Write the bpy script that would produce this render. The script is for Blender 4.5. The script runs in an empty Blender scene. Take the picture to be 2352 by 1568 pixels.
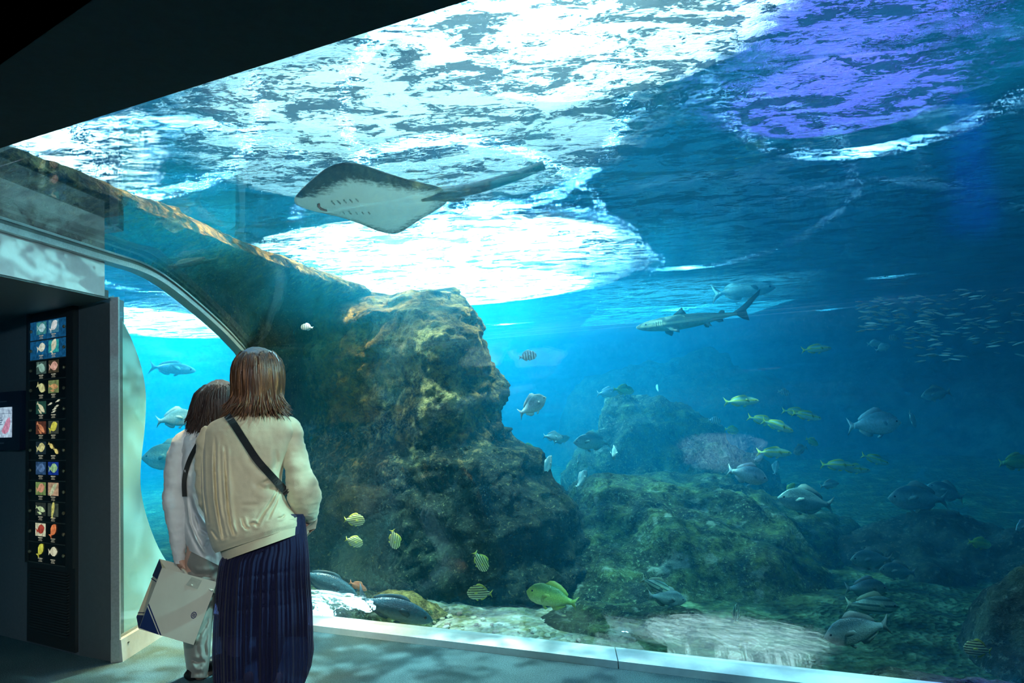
import bpy, bmesh, math, random
from math import sin, cos, pi, sqrt, radians, atan2, exp
from mathutils import Vector, Matrix, noise
D = bpy.data
SC = bpy.context.scene
COL = SC.collection
rnd = random.Random(7)

# ------------------------------------------------------------------ camera
FPX = 1500.0
PITCH, ROLL, CAMH = radians(4.4), radians(2.9), 1.40
_F = Vector((0, cos(PITCH), sin(PITCH)))
_U0 = Vector((0, -sin(PITCH), cos(PITCH)))
_R0 = Vector((1, 0, 0))
_U = _U0 * cos(ROLL) + _R0 * sin(ROLL)
_R = _R0 * cos(ROLL) - _U0 * sin(ROLL)
CAM = Vector((0, 0, CAMH))
cam_data = D.cameras.new('camera')
cam_data.sensor_width = 36.0
cam_data.lens = FPX / 2352 * 36.0
cam_data.clip_start, cam_data.clip_end = 0.05, 200
cam = D.objects.new('camera', cam_data)
COL.objects.link(cam)
m = Matrix.Identity(4)
for i in range(3):
    m[i][0], m[i][1], m[i][2] = _R[i], _U[i], -_F[i]
    m[i][3] = CAM[i]
cam.matrix_world = m
SC.camera = cam

# ------------------------------------------------------------------ world, exposure
SC.view_settings.view_transform = 'Standard'
SC.view_settings.look = 'None'
SC.view_settings.gamma = 1.0
SC.view_settings.use_curve_mapping = False
SC.view_settings.exposure = 0.0
w = D.worlds.new('world')
SC.world = w
w.use_nodes = True
w.node_tree.nodes['Background'].inputs[0].default_value = (0.02, 0.05, 0.08, 1)
w.node_tree.nodes['Background'].inputs[1].default_value = 0.35
cy = SC.cycles
cy.max_bounces = 7
cy.diffuse_bounces = 2
cy.glossy_bounces = 3
cy.transmission_bounces = 3
cy.transparent_max_bounces = 16
cy.volume_bounces = 1
cy.use_denoising = True
cy.sample_clamp_indirect = 4.0
cy.caustics_reflective = False
cy.caustics_refractive = False
cy.use_adaptive_sampling = True
cy.adaptive_threshold = 0.12
cy.adaptive_min_samples = 16


def area_lamp(name, loc, target, size, power, color, spread=180, shape='RECTANGLE'):
    l = D.lights.new(name, 'AREA')
    l.shape = shape
    l.size = size[0]
    if shape in ('RECTANGLE', 'ELLIPSE'): l.size_y = size[1]
    l.energy, l.color = power, color
    l.spread = radians(spread)
    o = D.objects.new(name, l)
    COL.objects.link(o)
    o.location = loc
    o.rotation_euler = (Vector(target) - Vector(loc)).to_track_quat('-Z', 'Y').to_euler()
    return o


def spot_lamp(name, loc, target, power, color, angle=60, blend=0.6, r=0.05):
    l = D.lights.new(name, 'SPOT')
    l.energy, l.color = power, color
    l.spot_size, l.spot_blend = radians(angle), blend
    l.shadow_soft_size = r
    o = D.objects.new(name, l)
    COL.objects.link(o)
    o.location = loc
    o.rotation_euler = (Vector(target) - Vector(loc)).to_track_quat('-Z', 'Y').to_euler()
    return o

# daylight openings over the tank, added glint and fill lamps, violet show lamps
area_lamp('skylight_lamp', (-0.95, 9.4, 3.55), (-0.95, 9.4, 0), (4.2, 3.0), 2900, (0.75, 1.0, 1.0), 172, shape='ELLIPSE')
area_lamp('skylight_lamp', (0.42, 2.85, 3.5), (0.42, 2.85, 0), (1.7, 1.6), 62, (0.75, 1.0, 1.0), shape='ELLIPSE')
area_lamp('skylight_lamp', (-0.6, 4.2, 3.5), (-0.6, 4.2, 0), (2.8, 2.2), 50, (0.75, 1.0, 1.0), shape='ELLIPSE')
area_lamp('skylight_lamp', (-6.2, 11.6, 3.7), (-6.2, 11.6, 0), (2.4, 5.0), 3600, (0.75, 1.0, 1.0), 142, shape='ELLIPSE')
area_lamp('skylight_lamp', (-4.2, 5.0, 3.9), (-3.2, 4.4, 1), (1.0, 1.2), 300, (0.8, 1.0, 1.0), shape='ELLIPSE')  # added lamp that brightens the pale wall end
for i_ in range(4):
    for j_ in range(4):
        spot_lamp('hall_fill', (-5.5 + 4.4 * i_ + 0.9 * (j_ % 2), 2.4 + 4.6 * j_ + 1.3 * (i_ % 2), 6.2), (-5.0 + 4.0 * i_, 2.4 + 4.6 * j_, 0), (900, 700, 90, 12)[i_], (0.25, 0.62, 1.0), 150, 0.5, 0.12)  # unseen lamps added for glints on the water and blue ambient fill
# warm spots added to light the ledge rim and the rock pillar
spot_lamp('rock_fill', (-1.45, 4.3, 4.9), (-2.05, 4.5, 2.6), 5500, (1.0, 0.56, 0.2), 60, 0.7, 0.15)
spot_lamp('rock_fill', (-1.3, 6.4, 4.9), (-1.9, 6.6, 2.6), 5500, (1.0, 0.56, 0.2), 60, 0.7, 0.15)
spot_lamp('rock_fill', (0.9, 7.2, 4.6), (-0.5, 5.9, 2.0), 5000, (1.0, 0.8, 0.45), 50, 0.8, 0.2)
# added fill lights, with the violet show lamps among them
area_lamp('far_panel', (3.4, 13.4, 3.3), (3.4, 13.4, 0), (3.6, 3.0), 150, (0.2, 0.7, 1.0))  # added panel for the cyan glint band at the far waterline
spot_lamp('fill_spot', (1.5, 5.6, 4.3), (1.3, 5.9, 0), 2600, (0.7, 1.0, 0.85), 50, 0.9, 0.02)  # added to brighten the mossy mound
spot_lamp('ray_fill', (0.9, 1.3, 0.25), (-0.75, 3.62, 2.5), 420, (0.75, 1.0, 0.95), 24, 0.7, 0.01)  # added in the room to light the stingray's belly from below
area_lamp('violet_panel', (2.05, 3.75, 3.5), (2.05, 3.75, 0), (1.3, 1.1), 16, (0.2, 0.13, 1.0), shape='ELLIPSE')
spot_lamp('fill_spot', (3.4, 1.9, 3.7), (-0.6, 2.8, 0.3), 2000, (0.55, 1.0, 0.98), 70, 0.6, 0.02)  # added to light the floor and the women through the window
spot_lamp('fill_spot', (-1.2, 5.0, 3.9), (-0.9, 4.5, 0), 2600, (0.8, 1.0, 0.95), 60, 0.8, 0.012)  # added fill light above the gravel by the window
spot_lamp('violet_lamp', (2.45, 3.3, 3.6), (2.05, 3.0, 0.1), 2600, (0.22, 0.08, 1.0), 13, 0.9, 0.05)
spot_lamp('room_fill', (-0.6, -1.4, 2.2), (-2.75, 3.6, 1.0), 170, (0.7, 0.85, 1.0), 70, 0.8, 0.03)  # added behind the camera to brighten the alcove
# ceiling downlight in the visitors' room
spot_lamp('downlight', (0.1, 0.1, 2.26), (-1.4, 3.1, 0.75), 150, (1.0, 0.94, 0.82), 33, 0.7, 0.06)


# ------------------------------------------------------------------ helpers
def ray(x, y):
    d = _F * FPX + _R * (x - 1176) + _U * (784 - y)
    return d / d.y


def at(x, y, depth):
    """world point seen at pixel (x, y) at forward distance depth"""
    return CAM + ray(x, y) * depth


def onz(x, y, z):
    d = ray(x, y)
    return CAM + d * ((z - CAMH) / d.z)


def tag(o, label=None, cat=None, group=None, kind=None):
    if label: o['label'] = label
    if cat: o['category'] = cat
    if group: o['group'] = group
    if kind: o['kind'] = kind
    return o


def empty(name, loc=(0, 0, 0), rot=(0, 0, 0), parent=None):
    o = D.objects.new(name, None)
    o.empty_display_size = 0.1
    COL.objects.link(o)
    o.location = loc
    o.rotation_euler = rot
    if parent: o.parent = parent
    return o


def mesh_of(name, verts, faces, mat=None, smooth=True, mats=None, idx=None):
    me = D.meshes.new(name)
    me.from_pydata([tuple(v) for v in verts], [], faces)
    for k in (mats or ([mat] if mat else [])):
        me.materials.append(k)
    if idx:
        me.polygons.foreach_set('material_index', idx)
    if smooth:
        me.polygons.foreach_set('use_smooth', [True] * len(me.polygons))
    me.update()
    return me


def obj(name, me, parent=None):
    o = D.objects.new(name, me)
    COL.objects.link(o)
    if parent: o.parent = parent
    return o


def build(name, verts, faces, mat, parent=None, smooth=True):
    return obj(name, mesh_of(name, verts, faces, mat, smooth), parent)


class MB:
    """collects simple solids into one mesh"""
    def __init__(self):
        self.v, self.f = [], []

    def add(self, verts, faces):
        n = len(self.v)
        self.v += [Vector(v) for v in verts]
        self.f += [tuple(i + n for i in f) for f in faces]
        return self

    def box(self, c, s, mtx=None, bev=0.0):
        bm = bmesh.new()
        bmesh.ops.create_cube(bm, size=1.0)
        for v in bm.verts:
            v.co = Vector((v.co.x * s[0], v.co.y * s[1], v.co.z * s[2]))
        if bev:
            bmesh.ops.bevel(bm, geom=bm.edges[:], offset=bev, segments=2, affect='EDGES')
        bm.verts.index_update()
        vs = [(mtx @ (v.co + Vector(c))) if mtx else v.co + Vector(c) for v in bm.verts]
        fs = [[v.index for v in f.verts] for f in bm.faces]
        bm.free()
        return self.add(vs, fs)

    def hexa(self, p):
        """8 points: bottom loop then top loop"""
        return self.add(p, [(3, 2, 1, 0), (4, 5, 6, 7), (0, 1, 5, 4), (1, 2, 6, 5), (2, 3, 7, 6), (3, 0, 4, 7)])

    def tube(self, pts, radii, n=10, cap=True, flat=None):
        pts = [Vector(p) for p in pts]
        if not isinstance(radii, (list, tuple)): radii = [radii] * len(pts)
        vs, fs = [], []
        up = None
        for i, p in enumerate(pts):
            t = (pts[min(i + 1, len(pts) - 1)] - pts[max(i - 1, 0)]).normalized()
            if up is None:
                up = Vector((0, 0, 1)) if abs(t.z) < 0.9 else Vector((0, 1, 0))
            a = t.cross(up)
            a = a.normalized() if a.length > 1e-6 else Vector((1, 0, 0))
            b = a.cross(t).normalized()
            up = b
            for k in range(n):
                th = 2 * pi * k / n
                vs.append(p + (a * cos(th) + b * sin(th) * (flat or 1)) * radii[i])
        for i in range(len(pts) - 1):
            for k in range(n):
                fs.append((i * n + k, i * n + (k + 1) % n, (i + 1) * n + (k + 1) % n, (i + 1) * n + k))
        if cap:
            fs.append(tuple(range(n - 1, -1, -1)))
            fs.append(tuple((len(pts) - 1) * n + k for k in range(n)))
        return self.add(vs, fs)

    def build(self, name, mat, parent=None, smooth=False):
        return build(name, self.v, self.f, mat, parent, smooth)


def grid_faces(nu, nv, wrap=False):
    fs = []
    for i in range(nu - 1):
        for j in range(nv if wrap else nv - 1):
            j2 = (j + 1) % nv
            fs.append((i * nv + j, i * nv + j2, (i + 1) * nv + j2, (i + 1) * nv + j))
    return fs


def lerp(a, b, t): return a + (b - a) * t


def interp(x, pts):
    if x <= pts[0][0]: return pts[0][1]
    for (a, b), (c, d) in zip(pts, pts[1:]):
        if x <= c:
            return b + (d - b) * (x - a) / (c - a)
    return pts[-1][1]


def smoothpts(pts, n):
    """Catmull-Rom resample of a polyline to n points"""
    pts = [Vector(p) for p in pts]
    out = []
    segs = len(pts) - 1
    for k in range(n):
        t = k / (n - 1) * segs
        i = min(int(t), segs - 1)
        t -= i
        p0, p1, p2, p3 = pts[max(i - 1, 0)], pts[i], pts[i + 1], pts[min(i + 2, segs)]
        out.append(0.5 * ((2 * p1) + (p2 - p0) * t + (2 * p0 - 5 * p1 + 4 * p2 - p3) * t * t + (3 * p1 - p0 - 3 * p2 + p3) * t ** 3))
    return out


def fbm(p, sc, oct=5, h=0.9):
    return noise.fractal(Vector(p) * sc, h, 2.1, oct)


# ------------------------------------------------------------------ materials
class NT:
    def __init__(self, name):
        self.m = D.materials.new(name)
        self.m.use_nodes = True
        self.t = self.m.node_tree
        self.t.nodes.clear()
        self.out = self.t.nodes.new('ShaderNodeOutputMaterial')

    def n(self, typ, **kw):
        nd = self.t.nodes.new(typ)
        for k, v in kw.items():
            if k.startswith('i_'):
                key = k[2:]
                key = int(key) if key.isdigit() else key.replace('_', ' ')
                if hasattr(v, 'outputs') or isinstance(v, bpy.types.NodeSocket):
                    self.t.links.new(v if isinstance(v, bpy.types.NodeSocket) else v.outputs[0], nd.inputs[key])
                else:
                    nd.inputs[key].default_value = v
            else:
                setattr(nd, k, v)
        return nd

    def math(self, op, a, b=None, clamp=False):
        nd = self.n('ShaderNodeMath', operation=op, i_0=a, use_clamp=clamp)
        if b is not None:
            if hasattr(b, 'outputs') or isinstance(b, bpy.types.NodeSocket):
                self.t.links.new(b if isinstance(b, bpy.types.NodeSocket) else b.outputs[0], nd.inputs[1])
            else:
                nd.inputs[1].default_value = b
        return nd

    def ramp(self, fac, stops, interp='LINEAR'):
        nd = self.n('ShaderNodeValToRGB', i_0=fac)
        cr = nd.color_ramp
        cr.interpolation = interp
        while len(cr.elements) < len(stops): cr.elements.new(0.5)
        for e, (p, c) in zip(cr.elements, stops):
            e.position = p
            e.color = (*c, 1) if len(c) == 3 else c
        return nd

    def mix(self, fac, a, b, mode='MIX'):
        nd = self.n('ShaderNodeMix', data_type='RGBA', blend_type=mode)
        for s, v in ((0, fac), (6, a), (7, b)):
            if hasattr(v, 'outputs'):
                self.t.links.new(v.outputs[2] if v.bl_idname == 'ShaderNodeMix' else v.outputs[0], nd.inputs[s])
            elif isinstance(v, bpy.types.NodeSocket):
                self.t.links.new(v, nd.inputs[s])
            elif s == 0:
                nd.inputs[0].default_value = v
            else:
                nd.inputs[s].default_value = (*v, 1)
        return nd

    def done(self, sh, vol=None):
        if sh is not None: self.t.links.new(sh.outputs[0], self.out.inputs[0])
        if vol is not None: self.t.links.new(vol.outputs[0], self.out.inputs[1])
        return self.m


def col(v):
    return v.outputs[2] if getattr(v, 'bl_idname', '') == 'ShaderNodeMix' else v


def plain(name, c, rough=0.6, metal=0.0, noise_amt=0.12, nscale=40.0, bump=0.1, emit=None, spec=0.5, bscale=None):
    """principled surface with a little procedural variation in colour and relief"""
    t = NT(name)
    tc = t.n('ShaderNodeTexCoord')
    nz = t.n('ShaderNodeTexNoise', i_Vector=tc.outputs['Object'], i_Scale=nscale, i_Detail=4.0)
    lo = tuple(x * (1 - noise_amt) for x in c)
    hi = tuple(min(1, x * (1 + noise_amt)) for x in c)
    cr = t.ramp(nz.outputs[0], [(0.3, lo), (0.7, hi)])
    nb = t.n('ShaderNodeTexNoise', i_Vector=tc.outputs['Object'], i_Scale=bscale or nscale * 2, i_Detail=3.0)
    bp = t.n('ShaderNodeBump', i_Strength=bump, i_Distance=0.004, i_Height=nb.outputs[0])
    p = t.n('ShaderNodeBsdfPrincipled', i_Base_Color=cr, i_Roughness=rough, i_Metallic=metal, i_Normal=bp)
    p.inputs['Specular IOR Level'].default_value = spec
    if emit:
        p.inputs['Emission Color'].default_value = (*emit[0], 1)
        p.inputs['Emission Strength'].default_value = emit[1]
    return t.done(p)


def acrylic(name, tint, r0=0.045, rough=0.0):
    t = NT(name)
    lw = t.n('ShaderNodeLayerWeight', i_Blend=0.5)
    f5 = t.math('POWER', lw.outputs['Facing'], 4.0)
    fac = t.math('MULTIPLY_ADD', f5, 0.62)
    fac.inputs[2].default_value = r0
    tr = t.n('ShaderNodeBsdfTransparent', i_Color=(*tint, 1))
    gl = t.n('ShaderNodeBsdfGlossy', i_Roughness=rough, i_Color=(0.95, 1, 1, 1))
    mx = t.n('ShaderNodeMixShader', i_0=fac, i_1=tr, i_2=gl)
    return t.done(mx)


def rock_mat(name, tones, patch=None, bump=1.0, sc=1.0):
    """tones: dark, mid, algae, bright"""
    t = NT(name)
    tc = t.n('ShaderNodeTexCoord')
    v = tc.outputs['Object']
    n1 = t.n('ShaderNodeTexNoise', i_Vector=v, i_Scale=2.2 * sc, i_Detail=8.0, i_Roughness=0.62)
    n2 = t.n('ShaderNodeTexNoise', i_Vector=v, i_Scale=9.0 * sc, i_Detail=8.0, i_Roughness=0.7)
    n3 = t.n('ShaderNodeTexNoise', i_Vector=v, i_Scale=34.0 * sc, i_Detail=4.0, i_Roughness=0.7)
    vo = t.n('ShaderNodeTexVoronoi', i_Vector=v, i_Scale=22.0 * sc)
    base = t.ramp(n1.outputs[0], [(0.36, tones[0]), (0.5, tones[1]), (0.62, tones[2])])
    fine = t.ramp(n2.outputs[0], [(0.42, (0.25, 0.25, 0.25)), (0.62, (1.25, 1.25, 1.25))])
    c = t.mix(1.0, base, fine, 'MULTIPLY')
    sp = t.ramp(n3.outputs[0], [(0.56, (0, 0, 0)), (0.68, (1, 1, 1))])
    c = t.mix(sp.outputs[0], c, tones[3])
    if patch:
        n4 = t.n('ShaderNodeTexNoise', i_Vector=v, i_Scale=5.3 * sc, i_Detail=5.0)
        pm = t.ramp(n4.outputs[0], [(0.6, (0, 0, 0)), (0.68, (0.75, 0.75, 0.75))])
        c = t.mix(pm.outputs[0], c, patch)
    h = t.math('ADD', t.math('MULTIPLY', n2.outputs[0], 1.2), t.math('MULTIPLY', n3.outputs[0], 0.6))
    h = t.math('ADD', h, t.math('MULTIPLY', vo.outputs[0], 0.3))
    bp = t.n('ShaderNodeBump', i_Strength=bump, i_Distance=0.06, i_Height=h)
    p = t.n('ShaderNodeBsdfPrincipled', i_Base_Color=col(c), i_Roughness=0.85, i_Normal=bp)
    p.inputs['Specular IOR Level'].default_value = 0.25
    return t.done(p)

# ------------------------------------------------------------------ the plan
E1 = Vector((0.9195, -0.3931, 0))       # along the big curved window, towards the right
N1 = Vector((0.3931, 0.9195, 0))        # out of the room, into the tank
SILL = 3.32                             # N1 . p on the sill line
U_CEIL = -2.043
PO = Vector((-2.305, 3.789, 0))         # foot of the pier, end window plane
PD = Vector((0.045, 0.999, 0)).normalized()
PN = Vector((PD.y, -PD.x, 0))           # into the room
WZ = 2.75                               # water level
HALL = 6.5


def sz(s, z, off=0.0):
    p = PO + PD * s + PN * off
    return Vector((p.x, p.y, z))


def uz(u, z, t):
    """point on the big window profile, t metres along E1 from the plane of the end window"""
    p = N1 * (SILL + u)
    # slide along E1 to the end window plane
    k = (PO - p).dot(PN) / E1.dot(PN)
    q = p + E1 * (k + t)
    return Vector((q.x, q.y, z))

RIB = [(-1.6, 2.287), (-0.8, 2.287), (-0.1, 2.287), (0.2, 2.285), (0.45, 2.25), (0.768, 2.16), (1.195, 2.012), (1.45, 1.905), (1.588, 1.835),
       (1.68, 1.72), (1.72, 1.5), (1.66, 1.2), (1.48, 0.85), (1.27, 0.5), (1.06, 0.2), (0.83, 0.03)]
K_SU = 0.936
PROF = [((s - 0.797) * K_SU, z) for s, z in RIB]     # (u, z)
PROF[0] = (U_CEIL, 2.287)
PROF[-1] = (0.03, 0.03)
PROFS = [(p.x, p.y) for p in smoothpts([Vector((a, b, 0)) for a, b in PROF], 60)]


def prof_offset(d):
    out = []
    for i, (u, z) in enumerate(PROFS):
        a = Vector(PROFS[max(i - 1, 0)]); b = Vector(PROFS[min(i + 1, len(PROFS) - 1)])
        t = (b - a).normalized()
        out.append((u - t.y * d, z + t.x * d))
    return out

T_END = 9.5                                            # length of the big window

# ------------------------------------------------------------------ structure
M_ceiling = plain('ceiling_paint', (0.014, 0.03, 0.038), 0.8)
M_wall = plain('dark_wall_paint', (0.13, 0.17, 0.2), 0.7, noise_amt=0.08, nscale=60)
M_pier = plain('pier_laminate', (0.1, 0.135, 0.145), 0.5, noise_amt=0.06)
M_metal = plain('brushed_metal', (0.42, 0.46, 0.46), 0.4, 0.6, nscale=90)
M_metal_dark = plain('dark_metal_groove', (0.07, 0.09, 0.09), 0.5, 0.3)
M_white = plain('white_panel', (0.9, 0.92, 0.92), 0.5, noise_amt=0.03)
M_sill = plain('sill_enamel', (0.62, 0.74, 0.76), 0.4, noise_amt=0.05)
M_acrylic = acrylic('acrylic_window', (0.96, 0.985, 0.99))


def carpet():
    t = NT('carpet')
    tc = t.n('ShaderNodeTexCoord')
    n1 = t.n('ShaderNodeTexNoise', i_Vector=tc.outputs['Object'], i_Scale=3.0, i_Detail=4.0)
    n2 = t.n('ShaderNodeTexNoise', i_Vector=tc.outputs['Object'], i_Scale=190.0, i_Detail=2.0, i_Roughness=0.8)
    a = t.ramp(n1.outputs[0], [(0.3, (0.07, 0.14, 0.16)), (0.7, (0.1, 0.18, 0.205))])
    b = t.ramp(n2.outputs[0], [(0.35, (0.55, 0.55, 0.55)), (0.65, (1.35, 1.35, 1.35))])
    c = t.mix(1.0, a, b, 'MULTIPLY')
    bp = t.n('ShaderNodeBump', i_Strength=0.8, i_Distance=0.01, i_Height=n2.outputs[0])
    p = t.n('ShaderNodeBsdfPrincipled', i_Base_Color=col(c), i_Roughness=0.95, i_Normal=bp)
    p.inputs['Specular IOR Level'].default_value = 0.1
    return t.done(p)

M_carpet = carpet()


def struct(name, mb, mat, smooth=False, parent=None):
    o = mb.build(name, mat, parent, smooth)
    if not parent: o['kind'] = 'structure'
    return o


def prism(mb, poly, z0, z1):
    n = len(poly)
    vs = [(p[0], p[1], z0) for p in poly] + [(p[0], p[1], z1) for p in poly]
    fs = [tuple(range(n - 1, -1, -1)), tuple(range(n, 2 * n))]
    fs += [(i, (i + 1) % n, n + (i + 1) % n, n + i) for i in range(n)]
    return mb.add(vs, fs)

corner = uz(0, 0, 0)
far_r = uz(0, 0, T_END)
A0 = Vector((-2.604, 3.918, 0)); A1 = Vector((-3.406, 4.348, 0)); AD = (A1 - A0).normalized()
AN = Vector((-AD.y, AD.x, 0)) if Vector((-AD.y, AD.x, 0)).y < 0 else Vector((AD.y, -AD.x, 0))
A2 = A0 + AD * 2.4
bk = Vector((far_r.x, -3.2, 0))
# floor polygon: room and alcove
struct('floor', prism(MB(), [(A2.x, -3.2), (bk.x, -3.2), (far_r.x, far_r.y), (corner.x, corner.y), (PO.x, PO.y), (A0.x, A0.y), (A2.x, A2.y)], -0.1, 0.0), M_carpet)
# ceiling slab, cut along the window head
ca, cb = uz(U_CEIL, 0, -3.2), uz(U_CEIL, 0, T_END)
struct('ceiling', prism(MB(), [(-4.6, -3.2), (bk.x, -3.2), (cb.x, cb.y), (ca.x, ca.y), (-4.6, ca.y)], 2.287, 2.95), M_ceiling)
struct('wall_back', MB().box(((bk.x - 4.6) / 2, -3.27, 1.4), (bk.x + 4.6, 0.14, 3.0)), M_wall)
wr = MB(); wr.box((far_r.x + 0.2, (far_r.y - 3.2) / 2 - 0.05, 1.4), (0.4, far_r.y + 3.2 + 0.2, 3.0)); struct('wall_right', wr, M_wall)
# alcove wall behind the panel column
wl = MB()
p0, p1 = A0, A2
wl.hexa([(p0.x, p0.y, 0), (p1.x, p1.y, 0), (p1.x - AN.x * .12, p1.y - AN.y * .12, 0), (p0.x - AN.x * .12, p0.y - AN.y * .12, 0),
         (p0.x, p0.y, 2.12), (p1.x, p1.y, 2.12), (p1.x - AN.x * .12, p1.y - AN.y * .12, 2.12), (p0.x - AN.x * .12, p0.y - AN.y * .12, 2.12)])
wl.box((A2.x - 0.06, A2.y / 2 - 1.6, 1.4), (0.12, A2.y + 3.2, 2.9))
struct('wall_left', wl, M_wall)
# pier between alcove and end window
pr = MB()
prism(pr, [(PO.x - 0.012, PO.y + 0.0), (A0.x, A0.y), (A0.x - 0.05, A0.y + 0.1), (PO.x - 0.05, PO.y + 0.16)], 0.0, 2.07)
struct('pillar', pr, M_pier)
struct('trim_1', MB().hexa([sz(0.0, 0, 0.012), sz(0.012, 0, 0.012), sz(0.012, 0, -0.03), sz(-0.012, 0, -0.03), sz(0.0, 2.07, 0.012), sz(0.012, 2.07, 0.012), sz(0.012, 2.07, -0.03), sz(-0.012, 2.07, -0.03)]), M_metal)
# white fascia above the alcove, dark soffit behind it
fs_ = MB()
fs_.hexa([sz(-1.8, 2.06, 0.0), sz(-0.1, 2.06, 0.0), sz(-0.1, 2.06, -0.03), sz(-1.8, 2.06, -0.03), sz(-1.8, 2.256, 0.0), sz(-0.1, 2.256, 0.0), sz(-0.1, 2.256, -0.03), sz(-1.8, 2.256, -0.03)])
struct('wall_front', fs_, M_white)
so = MB(); prism(so, [(sz(-1.9, 0).x - 0.005, sz(-1.9, 0).y), (sz(-0.06, 0).x - 0.005, sz(-0.06, 0).y), (A0.x, A0.y), (A2.x, A2.y), (A2.x, sz(-1.9, 0).y)], 2.05, 2.1)
struct('trim_2', so, M_pier)

# big curved acrylic window, a thick bent sheet
inn, outp = PROFS, prof_offset(0.05)
nt = 24
vs, fs = [], []
loop = [p for p in inn] + [p for p in reversed(outp)]
nl = len(loop)
for k in range(nt + 1):
    t = 0.02 + (T_END - 0.04) * k / nt
    for (u, z) in loop: vs.append(uz(u, z, t))
for k in range(nt):
    for i in range(nl):
        fs.append((k * nl + i, k * nl + (i + 1) % nl, (k + 1) * nl + (i + 1) % nl, (k + 1) * nl + i))
win1 = build('window_1', vs, fs, M_acrylic)
win1['kind'] = 'structure'
win1['label'] = 'large curved acrylic window arching overhead'
# end window: flat sheet inside the rib
poly = [(-0.1, 2.27), (-0.1, 2.06), (0.0, 2.06), (0.012, 0.12), (0.86, 0.12)] + [(s, z) for s, z in reversed(RIB[3:-1])]
inset = [(s, z) for s, z in poly]
vs = [sz(s, z, -0.005) for s, z in inset] + [sz(s, z, -0.035) for s, z in inset]
n = len(inset)
fs = [tuple(range(n)), tuple(range(2 * n - 1, n - 1, -1))] + [(i, (i + 1) % n, n + (i + 1) % n, n + i) for i in range(n)]
win2 = build('window_2', vs, fs, M_acrylic, smooth=False)
win2['kind'] = 'structure'
# rib: metal bands along the arch
ribs = smoothpts([Vector((s, z, 0)) for s, z in RIB], 72)


def rib_band(d0, d1, o0, o1, mat, name, parent=None):
    vs, fs = [], []
    for i, p in enumerate(ribs):
        a, b = ribs[max(i - 1, 0)], ribs[min(i + 1, len(ribs) - 1)]
        t = (b - a).normalized()
        nn = Vector((-t.y, t.x, 0))
        for d, o in ((d0, o0), (d1, o0), (d1, o1), (d0, o1)):
            q = p + nn * d
            vs.append(sz(q.x, max(q.y, 0.0), o))
    for i in range(len(ribs) - 1):
        for k in range(4):
            fs.append((i * 4 + k, i * 4 + (k + 1) % 4, i * 4 + 4 + (k + 1) % 4, i * 4 + 4 + k))
    fs += [(3, 2, 1, 0), tuple(len(vs) - 4 + k for k in range(4))]
    return build(name, vs, fs, mat, parent, smooth=False)

rib = rib_band(-0.03, 0.0, -0.04, 0.035, M_metal, 'trim_3')
rib['kind'] = 'structure'
rib_band(0.0, 0.022, -0.04, 0.022, M_metal_dark, 'groove', rib)
rib_band(0.022, 0.034, -0.04, 0.03, M_metal, 'edge_strip', rib)
# sills: right sill in jointed lengths, left sill
M_gap = M_metal_dark
for k, (t0, t1) in enumerate(((0.02, 2.955), (2.96, 5.9), (5.905, 9.4))):
    mb = MB()
    q = lambda u, z, t: uz(u, z, t)
    mb.hexa([q(-0.045, 0, t0), q(-0.045, 0, t1), q(0.09, 0, t1), q(0.09, 0, t0), q(-0.04, 0.035, t0), q(-0.04, 0.035, t1), q(0.09, 0.05, t1), q(0.09, 0.05, t0)])
    o = struct('trim_%d' % (4 + k), mb, M_sill)
mb = MB()
mb.hexa([sz(0.0, 0, 0.03), sz(0.8, 0, 0.03), sz(0.8, 0, -0.04), sz(0.0, 0, -0.04), sz(0.0, 0.12, 0.02), sz(0.8, 0.12, 0.02), sz(0.8, 0.12, -0.04), sz(0.0, 0.12, -0.04)])
ls = struct('trim_7', mb, plain('painted_sill', (0.42, 0.47, 0.46), 0.5, noise_amt=0.05))
mb = MB()
for s_ in (0.06, 0.55):
    mb.box((0, 0, 0), (0.006, 0.012, 0.006), Matrix.Translation(sz(s_, 0.085, 0.024)))
mb.build('screw', M_metal_dark, ls)

# ------------------------------------------------------------------ tank: water body, surface, shell
def water_volume():
    t = NT('water')
    ab = t.n('ShaderNodeVolumeAbsorption', i_Color=(0.0, 0.78, 0.92, 1), i_Density=0.3)
    sc = t.n('ShaderNodeVolumeScatter', i_Color=(0.02, 0.55, 1.0, 1), i_Density=0.085, i_Anisotropy=0.35)
    ad = t.n('ShaderNodeAddShader', i_0=ab, i_1=sc)
    return t.done(None, ad)

M_water = water_volume()
off = prof_offset(0.075)
poly = off + [(off[-1][0], -0.35), (22, -0.35), (22, WZ + 0.03), (U_CEIL - 0.03, WZ + 0.03)]
n = len(poly)
vs = [uz(u, z, 0.06) for u, z in poly] + [uz(u, z, 16) for u, z in poly]
fs = [tuple(range(n)), tuple(range(2 * n - 1, n - 1, -1))] + [(i, n + i, n + (i + 1) % n, (i + 1) % n) for i in range(n)]
wb = build('water_body', vs, fs, M_water, smooth=False)
wb['kind'] = 'structure'
bm = bmesh.new(); bm.from_mesh(wb.data); bmesh.ops.recalc_face_normals(bm, faces=bm.faces); bm.to_mesh(wb.data); bm.free()
mb = MB(); mb.hexa([sz(-0.05, -0.35, -0.12), sz(24, -0.35, -0.12), sz(24, -0.35, -12), sz(-0.05, -0.35, -12), sz(-0.05, WZ + 0.03, -0.12), sz(24, WZ + 0.03, -0.12), sz(24, WZ + 0.03, -12), sz(-0.05, WZ + 0.03, -12)])
wb2 = mb.build('water_body', M_water); wb2['kind'] = 'structure'
bm = bmesh.new(); bm.from_mesh(wb2.data); bmesh.ops.recalc_face_normals(bm, faces=bm.faces); bm.to_mesh(wb2.data); bm.free()


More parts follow.
